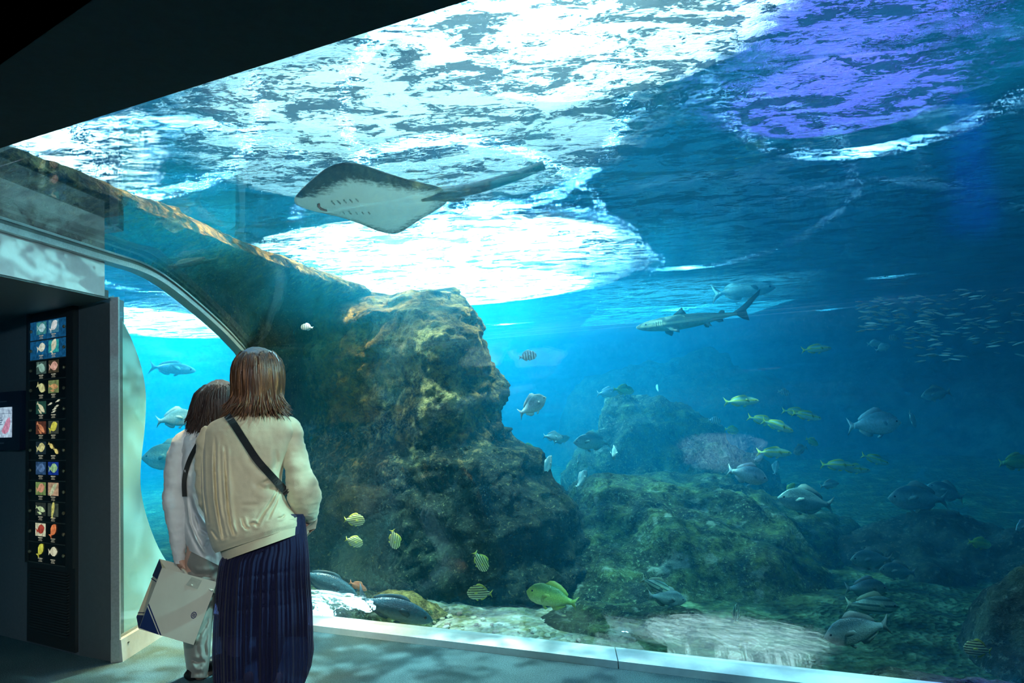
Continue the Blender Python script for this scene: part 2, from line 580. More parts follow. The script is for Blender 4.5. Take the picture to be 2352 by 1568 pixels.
def water_surface_mat():
    t = NT('water_surface')
    tc = t.n('ShaderNodeTexCoord')
    mp = t.n('ShaderNodeMapping', i_Vector=tc.outputs['Object'])
    mp.inputs['Rotation'].default_value = (0, 0, radians(24))
    mp.inputs['Scale'].default_value = (1.0, 1.9, 1.0)
    n0 = t.n('ShaderNodeTexNoise', i_Vector=tc.outputs['Object'], i_Scale=0.8, i_Detail=3.0, i_Distortion=1.4)
    n1 = t.n('ShaderNodeTexNoise', i_Vector=mp, i_Scale=8.0, i_Detail=7.0, i_Roughness=0.72, i_Distortion=1.3)
    n2 = t.n('ShaderNodeTexNoise', i_Vector=mp, i_Scale=21.0, i_Detail=4.0, i_Roughness=0.7, i_Distortion=0.5)
    h = t.math('ADD', t.math('MULTIPLY', n0.outputs[0], 1.0), t.math('MULTIPLY', n1.outputs[0], 0.36))
    h = t.math('ADD', h, t.math('MULTIPLY', n2.outputs[0], 0.16))
    bp = t.n('ShaderNodeBump', i_Strength=1.0, i_Distance=0.5, i_Height=h)
    gl = t.n('ShaderNodeBsdfGlossy', i_Roughness=0.0, i_Normal=bp, i_Color=(0.6, 0.95, 1, 1))
    rf = t.n('ShaderNodeBsdfRefraction', i_Roughness=0.0, i_Normal=bp, i_IOR=1.22, i_Color=(0.85, 1, 1, 1))
    tr = t.n('ShaderNodeBsdfTransparent', i_Color=(0.9, 1, 1, 1))
    # ripples: the smooth backs let the light straight through, the broken faces bend it
    n3 = t.n('ShaderNodeTexNoise', i_Vector=mp, i_Scale=46.0, i_Detail=3.0, i_Roughness=0.6)
    nl = t.n('ShaderNodeTexNoise', i_Vector=mp, i_Scale=2.6, i_Detail=6.0, i_Roughness=0.62, i_Distortion=1.0)
    w = t.math('ADD', t.math('MULTIPLY', nl.outputs[0], 0.5), t.math('MULTIPLY', n1.outputs[0], 0.4))
    w = t.math('ADD', w, t.math('MULTIPLY', n3.outputs[0], 0.18))
    mask = t.ramp(w, [(0.535, (0.0, 0.0, 0.0)), (0.57, (0.9, 0.9, 0.9))])
    b = t.n('ShaderNodeMixShader', i_0=0.42, i_1=rf, i_2=gl)
    a = t.n('ShaderNodeMixShader', i_0=mask.outputs[0], i_1=b, i_2=tr)
    return t.done(a)

M_surface = water_surface_mat()
nx, ny = 120, 120
vs = []
for i in range(nx):
    for j in range(ny):
        x = -13 + 27 * i / (nx - 1); y = -2 + 24 * j / (ny - 1)
        vs.append((x, y, WZ + 0.02 * noise.noise(Vector((x * 0.8, y * 0.8, 3)))))
ws = build('water_surface', vs, grid_faces(nx, ny), M_surface)
ws['kind'] = 'structure'
bm = bmesh.new(); bm.from_mesh(ws.data)
bmesh.ops.delete(bm, geom=[f for f in bm.faces if f.calc_center_median().dot(N1) < SILL + U_CEIL + 0.12], context='FACES')
bm.to_mesh(ws.data); bm.free()

# hall above the water: dark walls and roof with framed skylights
M_hall = plain('hall_paint', (0.03, 0.13, 0.2), 0.8)
struct('wall_hall', MB().box((0.5, 22.4, 4.6), (28, 0.3, 4.2)).box((-13.4, 10, 4.6), (0.3, 25, 4.2)).box((14.6, 10, 4.6), (0.3, 25, 4.2)).box((0.5, -2.3, 4.8), (28, 0.3, 3.8)), M_hall)
struct('roof', MB().box((0.5, 10, HALL + .1), (28, 25, 0.2)), M_hall)

M_rock_gold = rock_mat('algae_rock', ((0.05, 0.05, 0.035), (0.2, 0.135, 0.05), (0.36, 0.24, 0.07), (0.5, 0.36, 0.13)), (0.26, 0.12, 0.12), 0.9)
M_rock_moss = rock_mat('mossy_rock', ((0.018, 0.025, 0.014), (0.07, 0.09, 0.03), (0.14, 0.19, 0.06), (0.24, 0.36, 0.2)), (0.3, 0.36, 0.3), 1.0, 1.2)
M_rock_dark = rock_mat('dark_rock', ((0.02, 0.025, 0.025), (0.06, 0.06, 0.045), (0.09, 0.1, 0.06), (0.16, 0.18, 0.14)), None, 1.0, 0.7)


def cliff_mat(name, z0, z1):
    """golden algae high up; dark rock below paints shade under the rim into colour"""
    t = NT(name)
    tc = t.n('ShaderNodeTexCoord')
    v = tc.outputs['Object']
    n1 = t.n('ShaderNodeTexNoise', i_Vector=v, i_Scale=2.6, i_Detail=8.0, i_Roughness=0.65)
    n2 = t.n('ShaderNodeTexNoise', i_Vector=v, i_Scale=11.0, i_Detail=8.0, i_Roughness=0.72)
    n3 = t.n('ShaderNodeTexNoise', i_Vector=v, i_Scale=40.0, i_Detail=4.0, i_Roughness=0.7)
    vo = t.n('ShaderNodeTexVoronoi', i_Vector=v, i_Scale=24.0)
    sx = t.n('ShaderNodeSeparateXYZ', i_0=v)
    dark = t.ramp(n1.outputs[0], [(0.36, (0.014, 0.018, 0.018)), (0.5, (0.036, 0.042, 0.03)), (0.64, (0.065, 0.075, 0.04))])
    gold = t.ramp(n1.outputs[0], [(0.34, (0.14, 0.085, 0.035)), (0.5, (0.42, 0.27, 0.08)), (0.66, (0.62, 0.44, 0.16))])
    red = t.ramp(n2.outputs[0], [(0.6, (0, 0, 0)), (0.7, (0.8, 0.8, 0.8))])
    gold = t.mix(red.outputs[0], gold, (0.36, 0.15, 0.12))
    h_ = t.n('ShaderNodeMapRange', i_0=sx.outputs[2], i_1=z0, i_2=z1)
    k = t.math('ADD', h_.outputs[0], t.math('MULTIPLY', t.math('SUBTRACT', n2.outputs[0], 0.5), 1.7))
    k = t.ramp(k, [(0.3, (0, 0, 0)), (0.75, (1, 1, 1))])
    c = t.mix(k.outputs[0], dark, gold)  # gold above, dark below: lit rim and shade painted by height
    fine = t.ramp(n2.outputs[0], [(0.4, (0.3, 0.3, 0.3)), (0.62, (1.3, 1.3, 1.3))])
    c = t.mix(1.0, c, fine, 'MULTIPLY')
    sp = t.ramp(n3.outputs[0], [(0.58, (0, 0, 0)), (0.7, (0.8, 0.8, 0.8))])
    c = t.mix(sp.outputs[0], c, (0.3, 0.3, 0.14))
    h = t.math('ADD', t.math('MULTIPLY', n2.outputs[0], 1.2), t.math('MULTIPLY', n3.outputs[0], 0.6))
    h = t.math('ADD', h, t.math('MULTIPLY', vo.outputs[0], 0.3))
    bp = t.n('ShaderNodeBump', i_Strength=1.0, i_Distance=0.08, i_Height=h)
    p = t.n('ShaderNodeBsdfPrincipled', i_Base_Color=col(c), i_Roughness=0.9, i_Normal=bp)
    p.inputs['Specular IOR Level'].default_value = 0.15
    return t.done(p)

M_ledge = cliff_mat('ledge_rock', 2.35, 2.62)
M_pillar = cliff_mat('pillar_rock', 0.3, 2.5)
M_rock_far = rock_mat('backdrop_rock', ((0.03, 0.04, 0.05), (0.07, 0.085, 0.085), (0.1, 0.12, 0.1), (0.14, 0.18, 0.15)), None, 1.0, 0.4)


def bed_mat():
    """pale gravel by the foot of the rock pillar, dark weedy ground elsewhere"""
    t = NT('tank_bed')
    tc = t.n('ShaderNodeTexCoord')
    v = tc.outputs['Object']
    d = t.n('ShaderNodeVectorMath', operation='DISTANCE', i_0=v)
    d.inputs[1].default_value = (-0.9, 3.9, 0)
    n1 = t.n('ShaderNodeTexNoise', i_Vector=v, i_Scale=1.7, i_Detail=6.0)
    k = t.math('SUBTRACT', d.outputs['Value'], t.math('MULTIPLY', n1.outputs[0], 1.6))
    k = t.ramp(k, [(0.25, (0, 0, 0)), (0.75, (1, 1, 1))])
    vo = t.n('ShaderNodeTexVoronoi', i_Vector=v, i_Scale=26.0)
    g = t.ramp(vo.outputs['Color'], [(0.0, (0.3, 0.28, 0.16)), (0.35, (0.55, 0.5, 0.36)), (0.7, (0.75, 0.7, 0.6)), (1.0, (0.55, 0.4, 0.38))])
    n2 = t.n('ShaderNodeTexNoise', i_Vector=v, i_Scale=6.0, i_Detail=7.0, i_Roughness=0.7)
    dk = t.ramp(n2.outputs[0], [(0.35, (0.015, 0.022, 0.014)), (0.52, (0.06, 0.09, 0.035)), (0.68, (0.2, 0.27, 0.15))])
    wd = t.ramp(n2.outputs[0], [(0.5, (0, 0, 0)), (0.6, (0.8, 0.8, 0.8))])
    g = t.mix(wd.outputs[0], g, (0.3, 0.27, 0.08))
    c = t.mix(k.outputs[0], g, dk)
    h = t.math('ADD', n2.outputs[0], vo.outputs['Distance'])
    bp = t.n('ShaderNodeBump', i_Strength=0.9, i_Distance=0.05, i_Height=h)
    p = t.n('ShaderNodeBsdfPrincipled', i_Base_Color=col(c), i_Roughness=0.9, i_Normal=bp)
    p.inputs['Specular IOR Level'].default_value = 0.2
    return t.done(p)

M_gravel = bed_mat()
M_pale = plain('pale_tank_wall', (0.62, 0.86, 0.80), 0.6, noise_amt=0.1, nscale=3, bump=0.2)


def pale_wall():
    t = NT('pale_tank_wall')
    tc = t.n('ShaderNodeTexCoord')
    n1 = t.n('ShaderNodeTexNoise', i_Vector=tc.outputs['Object'], i_Scale=5.0, i_Detail=5.0)
    c = t.ramp(n1.outputs[0], [(0.25, (0.34, 0.66, 0.6)), (0.42, (0.5, 0.84, 0.78)), (0.75, (0.58, 0.9, 0.85))])
    p = t.n('ShaderNodeBsdfPrincipled', i_Base_Color=c, i_Roughness=0.5)
    return t.done(p)

M_pale = pale_wall()


def heightfield(name, x0, x1, y0, y1, nx, ny, fn, mat, **kw):
    vs = []
    for i in range(nx):
        for j in range(ny):
            x = lerp(x0, x1, i / (nx - 1)); y = lerp(y0, y1, j / (ny - 1))
            vs.append((x, y, fn(x, y)))
    fs = [f[::-1] for f in grid_faces(nx, ny)]
    return build(name, vs, fs, mat, **kw)


def bed_z(x, y):
    u = N1.dot(Vector((x, y, 0))) - SILL
    k = max(0, min(1, (u - 0.1) / 1.5))
    return -0.14 + k * (0.05 * fbm((x, y, 0), 0.9, 3) + 0.02 * fbm((x, y, 4), 5, 3)) + 0.012 * max(0, u - 1.0)

# sea bed, laid out along the window
nu, nv = 150, 200
vs = []
for i in range(nu):
    u = 0.08 + 19 * (i / (nu - 1)) ** 2
    for j in range(nv):
        p = uz(u, 0, 0.03 + 13 * j / (nv - 1))
        vs.append((p.x, p.y, bed_z(p.x, p.y)))
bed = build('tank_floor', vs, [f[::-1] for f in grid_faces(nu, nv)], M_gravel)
bed['kind'] = 'structure'
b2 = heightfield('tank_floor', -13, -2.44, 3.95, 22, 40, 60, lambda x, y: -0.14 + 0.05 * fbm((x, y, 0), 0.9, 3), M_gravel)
b2['kind'] = 'structure'


def dome(name, c, rx, ry, h, mat, rot=0.0, nr=44, na=120, p=2.2, amp=0.12, sc=2.0, seed=0, label=None, peak=(0, 0), ledge=0.0, oct=6):
    """low rock mound: rounded profile, irregular outline, displaced relief"""
    vs = [None]
    ca, sa = cos(rot), sin(rot)

    def pt(r, th):
        ro = 1 + 0.18 * noise.noise(Vector((cos(th) * 1.4, sin(th) * 1.4, seed)))
        x, y = r * ro * cos(th) * rx, r * ro * sin(th) * ry
        x += peak[0] * (1 - r); y += peak[1] * (1 - r)
        z = h * (1 - r ** p)
        X, Y = c[0] + x * ca - y * sa, c[1] + x * sa + y * ca
        v = Vector((X + seed * 3.1, Y, z))
        d = fbm(v, sc, oct) * amp
        if ledge: d += ledge * abs(noise.noise(v * 1.1 * sc + Vector((0, 0, 7))))
        k = min(1, (1 - r) * 6 + 0.15)
        nx_, ny_ = cos(th) * ca - sin(th) * sa, cos(th) * sa + sin(th) * ca
        return (X + nx_ * d * 0.7 * k, Y + ny_ * d * 0.7 * k, c[2] + z + d * k)
    vs[0] = pt(0, 0)
    for i in range(1, nr + 1):
        for j in range(na):
            vs.append(pt(i / nr, 2 * pi * j / na))
    fs = [(0, 1 + j, 1 + (j + 1) % na) for j in range(na)]
    for i in range(nr - 1):
        for j in range(na):
            a, b = 1 + i * na, 1 + (i + 1) * na
            fs.append((a + j, b + j, b + (j + 1) % na, a + (j + 1) % na))
    o = build(name, vs, fs, mat)
    if label: tag(o, label, 'rock')
    return o


def loft_rock(name, rings, mat, nz=110, na=150, amp=0.12, sc=1.6, seed=0, label=None, cap=True):
    """rings: list of (z, [outline points]) with the same number of points"""
    outl = []
    m_ = 24
    for z, pts in rings:
        pp = [Vector((a, b, 0)) for a, b in pts]
        cl = pp + [pp[0]]
        outl.append((z, smoothpts(cl, na + 1)[:-1]))
    vs = []
    zs = [r[0] for r in outl]
    for i in range(nz):
        z = lerp(zs[0], zs[-1], i / (nz - 1))
        k = 0
        while k < len(zs) - 2 and z > zs[k + 1]: k += 1
        t = (z - zs[k]) / (zs[k + 1] - zs[k])
        t = t * t * (3 - 2 * t)
        ring = [outl[k][1][j].lerp(outl[k + 1][1][j], t) for j in range(na)]
        cen = sum(ring, Vector()) / na
        for p in ring:
            nrm = (p - cen).normalized()
            v = Vector((p.x + seed, p.y, z))
            d = fbm(v, sc, 6) * amp + 0.35 * amp * fbm(v, sc * 5, 4) - amp * 0.8 * max(0, noise.noise(v * sc * 1.3 + Vector((5, 1, 9))) - 0.25)
            # horizontal shelves
            d += amp * 0.5 * noise.noise(Vector((v.x * 0.8, v.y * 0.8, z * 4.5)))
            q = p + nrm * d
            vs.append((q.x, q.y, z + 0.3 * amp * fbm(v + Vector((3, 3, 3)), sc * 2, 3)))
    fs = grid_faces(nz, na, True)
    if cap:
        c = sum((Vector(v) for v in vs[-na:]), Vector()) / na
        vs.append(c)
        b = (nz - 1) * na
        fs += [(b + j, b + (j + 1) % na, len(vs) - 1) for j in range(na)]
    o = build(name, vs, fs, mat)
    if label: tag(o, label, 'rock')
    return o

# rock wall standing on the plane of the end window (ledge with a golden rim)
ns, nz = 260, 90
vs = []
for i in range(ns):
    s = lerp(-1.33, 7.4, i / (ns - 1))
    if s < 1.6:
        zb = interp(s, RIB[:9]) + 0.03
    else:
        zb = interp(s, [(1.6, 1.86), (1.64, 1.75), (1.75, -0.1), (20, -0.1)])
    zt = 2.63 + 0.035 * noise.noise(Vector((s * 2.1, 0, 0))) + interp(s, [(-1.6, -0.08), (-0.8, -0.06), (0.3, 0.04), (1.1, -0.04), (2, 0.03), (3, 0.08), (4.4, 0.0), (8, 0.0)])
    for j in range(nz):
        t = j / (nz - 1)
        z = lerp(zb, zt, t)
        ov = interp(z, [(-0.1, 0.12), (1.2, 0.04), (1.9, 0.02), (2.3, 0.06), (2.42, 0.3), (2.5, 0.42), (2.58, 0.36), (2.66, 0.22), (2.8, 0.0)])
        ov *= interp(s, [(-1.6, 0.5), (0, 0.7), (1.5, 1), (3, 1.5), (8, 1.8)])
        v = Vector((s, z, 1.7))
        k = min(1, (z - zb) * 5 + 0.05)
        d = 0.08 * fbm(v, 1.5, 6) + 0.05 * fbm(v, 6, 5)
        vs.append(sz(s, z, 0.02 + (ov + abs(d) + d * 0.4) * k))
    # back edge of the rim
    vs.append(sz(s, zt - 0.02, -0.06))
    vs.append(sz(s, zb, -0.06))
nz2 = nz + 2
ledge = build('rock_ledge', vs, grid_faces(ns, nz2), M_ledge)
tag(ledge, 'long brown rock ledge with golden rim beside the metal arch', 'rock')

# the tall rock pillar
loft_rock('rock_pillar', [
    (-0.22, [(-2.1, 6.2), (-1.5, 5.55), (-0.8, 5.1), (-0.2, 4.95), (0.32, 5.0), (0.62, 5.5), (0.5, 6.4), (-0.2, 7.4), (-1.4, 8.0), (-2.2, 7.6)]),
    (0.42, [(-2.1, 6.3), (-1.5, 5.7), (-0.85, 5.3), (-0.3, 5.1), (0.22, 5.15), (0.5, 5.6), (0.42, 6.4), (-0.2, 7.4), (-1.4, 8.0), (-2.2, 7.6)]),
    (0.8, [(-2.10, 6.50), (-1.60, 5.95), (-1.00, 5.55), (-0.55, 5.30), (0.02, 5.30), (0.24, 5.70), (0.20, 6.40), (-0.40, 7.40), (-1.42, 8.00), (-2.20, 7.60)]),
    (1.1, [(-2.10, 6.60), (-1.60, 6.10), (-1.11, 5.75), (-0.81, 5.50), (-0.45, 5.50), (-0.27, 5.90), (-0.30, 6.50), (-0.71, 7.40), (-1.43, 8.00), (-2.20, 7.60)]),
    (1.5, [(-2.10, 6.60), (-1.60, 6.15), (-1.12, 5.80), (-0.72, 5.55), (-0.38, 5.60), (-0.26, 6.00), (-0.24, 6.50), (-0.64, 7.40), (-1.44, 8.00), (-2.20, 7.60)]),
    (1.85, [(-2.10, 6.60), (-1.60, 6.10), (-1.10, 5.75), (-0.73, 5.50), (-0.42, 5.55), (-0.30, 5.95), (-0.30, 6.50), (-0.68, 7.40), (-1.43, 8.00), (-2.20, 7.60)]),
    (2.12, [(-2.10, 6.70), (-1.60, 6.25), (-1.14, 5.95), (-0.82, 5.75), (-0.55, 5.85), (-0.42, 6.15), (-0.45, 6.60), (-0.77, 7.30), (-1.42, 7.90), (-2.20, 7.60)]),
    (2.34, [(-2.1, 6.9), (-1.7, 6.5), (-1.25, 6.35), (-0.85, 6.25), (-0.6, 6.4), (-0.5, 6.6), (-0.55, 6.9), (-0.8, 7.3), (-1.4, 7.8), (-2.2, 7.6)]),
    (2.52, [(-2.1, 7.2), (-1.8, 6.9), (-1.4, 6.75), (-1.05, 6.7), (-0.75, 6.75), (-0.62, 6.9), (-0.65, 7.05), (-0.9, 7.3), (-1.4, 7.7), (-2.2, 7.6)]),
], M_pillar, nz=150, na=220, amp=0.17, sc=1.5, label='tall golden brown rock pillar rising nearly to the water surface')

dome('rock_mound', (1.35, 6.3, -0.20), 1.75, 1.75, 0.72, M_rock_moss, rot=-0.35, amp=0.14, sc=1.5, seed=2, p=1.9, nr=70, na=200, ledge=0.1,
     label='broad mossy rock mound right of the tall rock pillar')
dome('rock_mound', (2.0, 8.6, -0.20), 1.6, 1.5, 1.42, M_rock_moss, rot=0.1, amp=0.24, sc=1.3, seed=5, p=1.45, nr=60, na=160, ledge=0.12, peak=(-0.55, 0),
     label='high mossy rock hill behind the broad mound, fish hovering over its top')
dome('rock_mound', (-1.3, 4.75, -0.16), 0.75, 0.5, 0.16, M_rock_moss, rot=-0.4, amp=0.06, sc=3, seed=9, p=1.6,
     label='green weedy slope at the foot of the rock pillar')
dome('boulder', (-0.9, 4.74, -0.12), 0.34, 0.2, 0.13, rock_mat('olive_boulder', ((0.1, 0.09, 0.03), (0.2, 0.17, 0.05), (0.3, 0.25, 0.09), (0.4, 0.35, 0.16)), None, 0.6, 2.0), rot=-0.3, amp=0.03, sc=4, seed=11, p=2.4,
     label='flat olive boulder on the sand behind the big dark blue fish')
dome('boulder', (3.05, 3.55, -0.19), 0.75, 0.7, 0.5, M_rock_dark, rot=0.4, amp=0.1, sc=2.4, seed=13, p=2.6,
     label='dark rounded boulder rising at the dim end of the tank')
dome('boulder', (1.95, 3.0, -0.14), 0.75, 0.24, 0.17, M_rock_dark, rot=-0.4, amp=0.05, sc=3, seed=17, p=2.4,
     label='low dark stone touched by violet light close to the window foot')
dome('rock_mound', (3.6, 5.6, -0.20), 1.2, 1.0, 0.35, M_rock_dark, amp=0.15, sc=1.8, seed=19, label='low dark mound on the bed in the dim part of the tank')
dome('rock_mound', (0.8, 4.35, -0.16), 0.8, 0.35, 0.12, M_rock_moss, rot=-0.4, amp=0.08, sc=3, seed=23, p=1.6, label='low weedy patch in front of the broad mossy mound')
dome('rock_shelf', (3.1, 12.6, -0.2), 2.5, 1.2, 2.05, M_rock_dark, rot=-0.15, amp=0.3, sc=0.9, seed=29, p=3.5, label='long dark rock shelf far back under the shark', ledge=0.15)
# rock seen through the end window, next to the rib
loft_rock('rock_stack', [
    (-0.05, [(-3.4, 8.6), (-2.9, 8.2), (-2.5, 8.4), (-2.5, 9.2), (-3.0, 9.5)]),
    (1.0, [(-3.3, 8.6), (-2.95, 8.25), (-2.5, 8.4), (-2.5, 9.2), (-3.0, 9.4)]),
    (1.6, [(-3.42, 8.6), (-3.1, 8.2), (-2.5, 8.3), (-2.5, 9.2), (-3.1, 9.4)]),
    (2.0, [(-3.3, 8.6), (-3.0, 8.2), (-2.5, 8.3), (-2.5, 9.2), (-2.9, 9.3)]),
    (2.5, [(-3.1, 8.6), (-2.8, 8.3), (-2.5, 8.4), (-2.5, 9.0), (-2.8, 9.1)]),
], M_rock_gold, nz=70, na=90, amp=0.12, sc=2, seed=31, label='pale golden rock stack seen through the end window beside the arch')

# backdrop rock walls of the tank
def backdrop(path, name, z1=WZ + 0.4, amp=0.55, step=0.12):
    pts = smoothpts([Vector((a, b, 0)) for a, b in path], 260)
    nz = 60
    vs = []
    for i, p in enumerate(pts):
        t = (pts[min(i + 1, 259)] - pts[max(i - 1, 0)]).normalized()
        nrm = Vector((t.y, -t.x, 0))
        for j in range(nz):
            z = lerp(-0.2, z1, j / (nz - 1))
            v = Vector((p.x * 0.5, p.y * 0.5, z))
            d = amp * fbm(v, 1.0, 6) + amp * 0.7 * noise.noise(Vector((v.x * 0.7, v.y * 0.7, z * 2.4))) + interp(z, [(-0.2, 0.9), (1.2, 0.35), (1.7, 0.2), (1.9, -0.2), (2.9, -0.3)])
            q = p + nrm * d
            vs.append((q.x, q.y, z))
    o = build(name, vs, grid_faces(260, nz), M_rock_far)
    o['kind'] = 'structure'
    return o

backdrop([(-2.2, 19.5), (0, 19.4), (2.2, 19.0), (4.0, 17.5), (5.6, 15.0), (7.2, 12.6), (8.4, 10.2), (9.0, 7.5), (9.2, 4.0), (9.0, 0.5), (8.9, -0.6)], 'wall_tank')
backdrop([(-13, 6), (-12.6, 12), (-11, 17), (-7, 19.6), (-2.3, 19.7)], 'wall_tank')
struct('wall_divider', MB().hexa([sz(7.45, -0.2, -0.11), sz(16.5, -0.2, -0.11), sz(16.5, -0.2, -0.02), sz(7.45, -0.2, -0.02), sz(7.45, 2.6, -0.11), sz(16.5, 2.6, -0.11), sz(16.5, 2.6, -0.02), sz(7.45, 2.6, -0.02)]), M_rock_far)
# pale curved wall end behind the end window
SC_ = [(-0.14, 2.09), (0.09, 1.985), (0.26, 1.78), (0.35, 1.57), (0.355, 1.35), (0.30, 1.03), (0.32, 0.84), (0.43, 0.60), (0.57, 0.41), (0.75, 0.25), (0.86, 0.1)]
sp = smoothpts([Vector((s, z, 0)) for s, z in SC_], 40)
vs, fs = [], []
for p in sp:
    for o_, s_ in ((-0.05, 0.045), (-0.3, 0.17)):
        vs.append(sz(s_, p.y, o_)); vs.append(sz(max(p.x, s_ + 0.01), p.y, o_))
for i in range(len(sp) - 1):
    a, b = i * 4, i * 4 + 4
    fs += [(a, a + 1, b + 1, b), (a + 1, a + 3, b + 3, b + 1), (a + 3, a + 2, b + 2, b + 3)]
pw = build('wall_end', vs, fs, M_pale, smooth=False)
pw['kind'] = 'structure'

# loose pebbles on the gravel
pm = []
for k in range(5):
    bm = bmesh.new(); bmesh.ops.create_icosphere(bm, subdivisions=1, radius=1.0)
    for v in bm.verts:
        v.co = Vector((v.co.x, v.co.y * 0.75, v.co.z * 0.5)) * (1 + 0.3 * noise.noise(v.co * 1.3 + Vector((k * 7, 0, 0))))
    me_ = D.meshes.new('pebble'); bm.to_mesh(me_); bm.free()
    me_.materials.append(plain('pebble_stone', [(0.75, 0.7, 0.6), (0.5, 0.34, 0.3), (0.6, 0.56, 0.4), (0.8, 0.78, 0.72), (0.34, 0.33, 0.26)][k], 0.8))
    pm.append(me_)
rp = random.Random(21)
np_ = 0
while np_ < 170:
    u_, t_ = rp.uniform(0.16, 1.5), rp.uniform(0.7, 3.1)
    p = uz(u_, 0, t_)
    if u_ > 1.5 - 0.4 * t_ + 0.2: continue
    o = obj('pebble', rp.choice(pm), bed)
    r_1 = rp.uniform(0.012, 0.032)
    o.location = (p.x, p.y, bed_z(p.x, p.y) + r_1 * 0.25)
    o.rotation_euler = (rp.uniform(-.3, .3), rp.uniform(-.3, .3), rp.uniform(0, 6.28))
    o.scale = (r_1, r_1, r_1)
    np_ += 1
# ------------------------------------------------------------------ fish
def fish_mat(name, back, flank, belly, stripes=None, bars=None, line=None, rough=0.35):
    """counter-shaded scales in the fish's own space: x along, z up (unit length)"""
    t = NT(name)
    tc = t.n('ShaderNodeTexCoord')
    sx = t.n('ShaderNodeSeparateXYZ', i_0=tc.outputs['Object'])
    z = t.math('MULTIPLY_ADD', sx.outputs[2], 2.2); z.inputs[2].default_value = 0.5
    c = t.ramp(z, [(0.18, belly), (0.45, flank), (0.62, flank), (0.8, back)])
    nz = t.n('ShaderNodeTexNoise', i_Vector=tc.outputs['Object'], i_Scale=30.0, i_Detail=3.0)
    v = t.ramp(nz.outputs[0], [(0.35, (0.82, 0.82, 0.82)), (0.65, (1.08, 1.08, 1.08))])
    c = t.mix(1.0, c, v, 'MULTIPLY')
    if stripes:
        a = t.math('MULTIPLY_ADD', sx.outputs[0], 5.0 if len(stripes) > 3 else 0.0)
        w_ = t.math('MULTIPLY', sx.outputs[2], stripes[1])
        bend = t.math('MULTIPLY', sx.outputs[0], stripes[2])
        si = t.math('SINE', t.math('ADD', w_, bend))
        m_ = t.ramp(si, [(0.35, (0, 0, 0)), (0.6, (1, 1, 1))])
        c = t.mix(m_.outputs[0], c, stripes[0])
    if bars:
        si = t.math('SINE', t.math('MULTIPLY', sx.outputs[0], bars[1]))
        m_ = t.ramp(si, [(0.4, (0, 0, 0)), (0.6, (1, 1, 1))])
        c = t.mix(m_.outputs[0], c, bars[0])
    if line:
        dz = t.math('ABSOLUTE', t.math('SUBTRACT', sx.outputs[2], line[1]))
        m_ = t.ramp(dz, [(0.0, (1, 1, 1)), (line[2], (0.9, 0.9, 0.9)), (line[2] * 1.6, (0, 0, 0))])
        c = t.mix(m_.outputs[0], c, line[0])
    bp = t.n('ShaderNodeBump', i_Strength=0.2, i_Distance=0.01, i_Height=t.n('ShaderNodeTexVoronoi', i_Vector=tc.outputs['Object'], i_Scale=55.0))
    p = t.n('ShaderNodeBsdfPrincipled', i_Base_Color=col(c), i_Roughness=rough, i_Normal=bp)
    return t.done(p)

M_eye = plain('fish_eye', (0.02, 0.02, 0.025), 0.15, noise_amt=0.0)

DEEP = [(0.5, 0.015), (0.47, 0.1), (0.42, 0.22), (0.33, 0.4), (0.2, 0.5), (0.05, 0.49), (-0.1, 0.4), (-0.22, 0.26), (-0.31, 0.14), (-0.37, 0.12)]
SLIM = [(0.5, 0.02), (0.46, 0.16), (0.4, 0.28), (0.28, 0.42), (0.12, 0.5), (-0.05, 0.46), (-0.18, 0.34), (-0.28, 0.18), (-0.34, 0.1), (-0.38, 0.1)]
ROUND = [(0.5, 0.02), (0.46, 0.2), (0.38, 0.4), (0.25, 0.5), (0.08, 0.5), (-0.08, 0.44), (-0.2, 0.3), (-0.3, 0.16), (-0.37, 0.14)]


def fin_mesh(name, outline, mat, th=0.006):
    """thin solid fin from an outline in the x-z plane"""
    n = len(outline)
    cx = sum(p[0] for p in outline) / n; cz = sum(p[1] for p in outline) / n
    vs = [(p[0], th * 0.25, p[1]) for p in outline] + [(p[0], -th * 0.25, p[1]) for p in outline] + [(cx, th, cz), (cx, -th, cz)]
    fs = []
    for i in range(n):
        j = (i + 1) % n
        fs += [(i, j, 2 * n), (n + j, n + i, 2 * n + 1), (j, i, n + i, n + j)]
    return mesh_of(name, vs, fs, mat)

SPECIES = {}


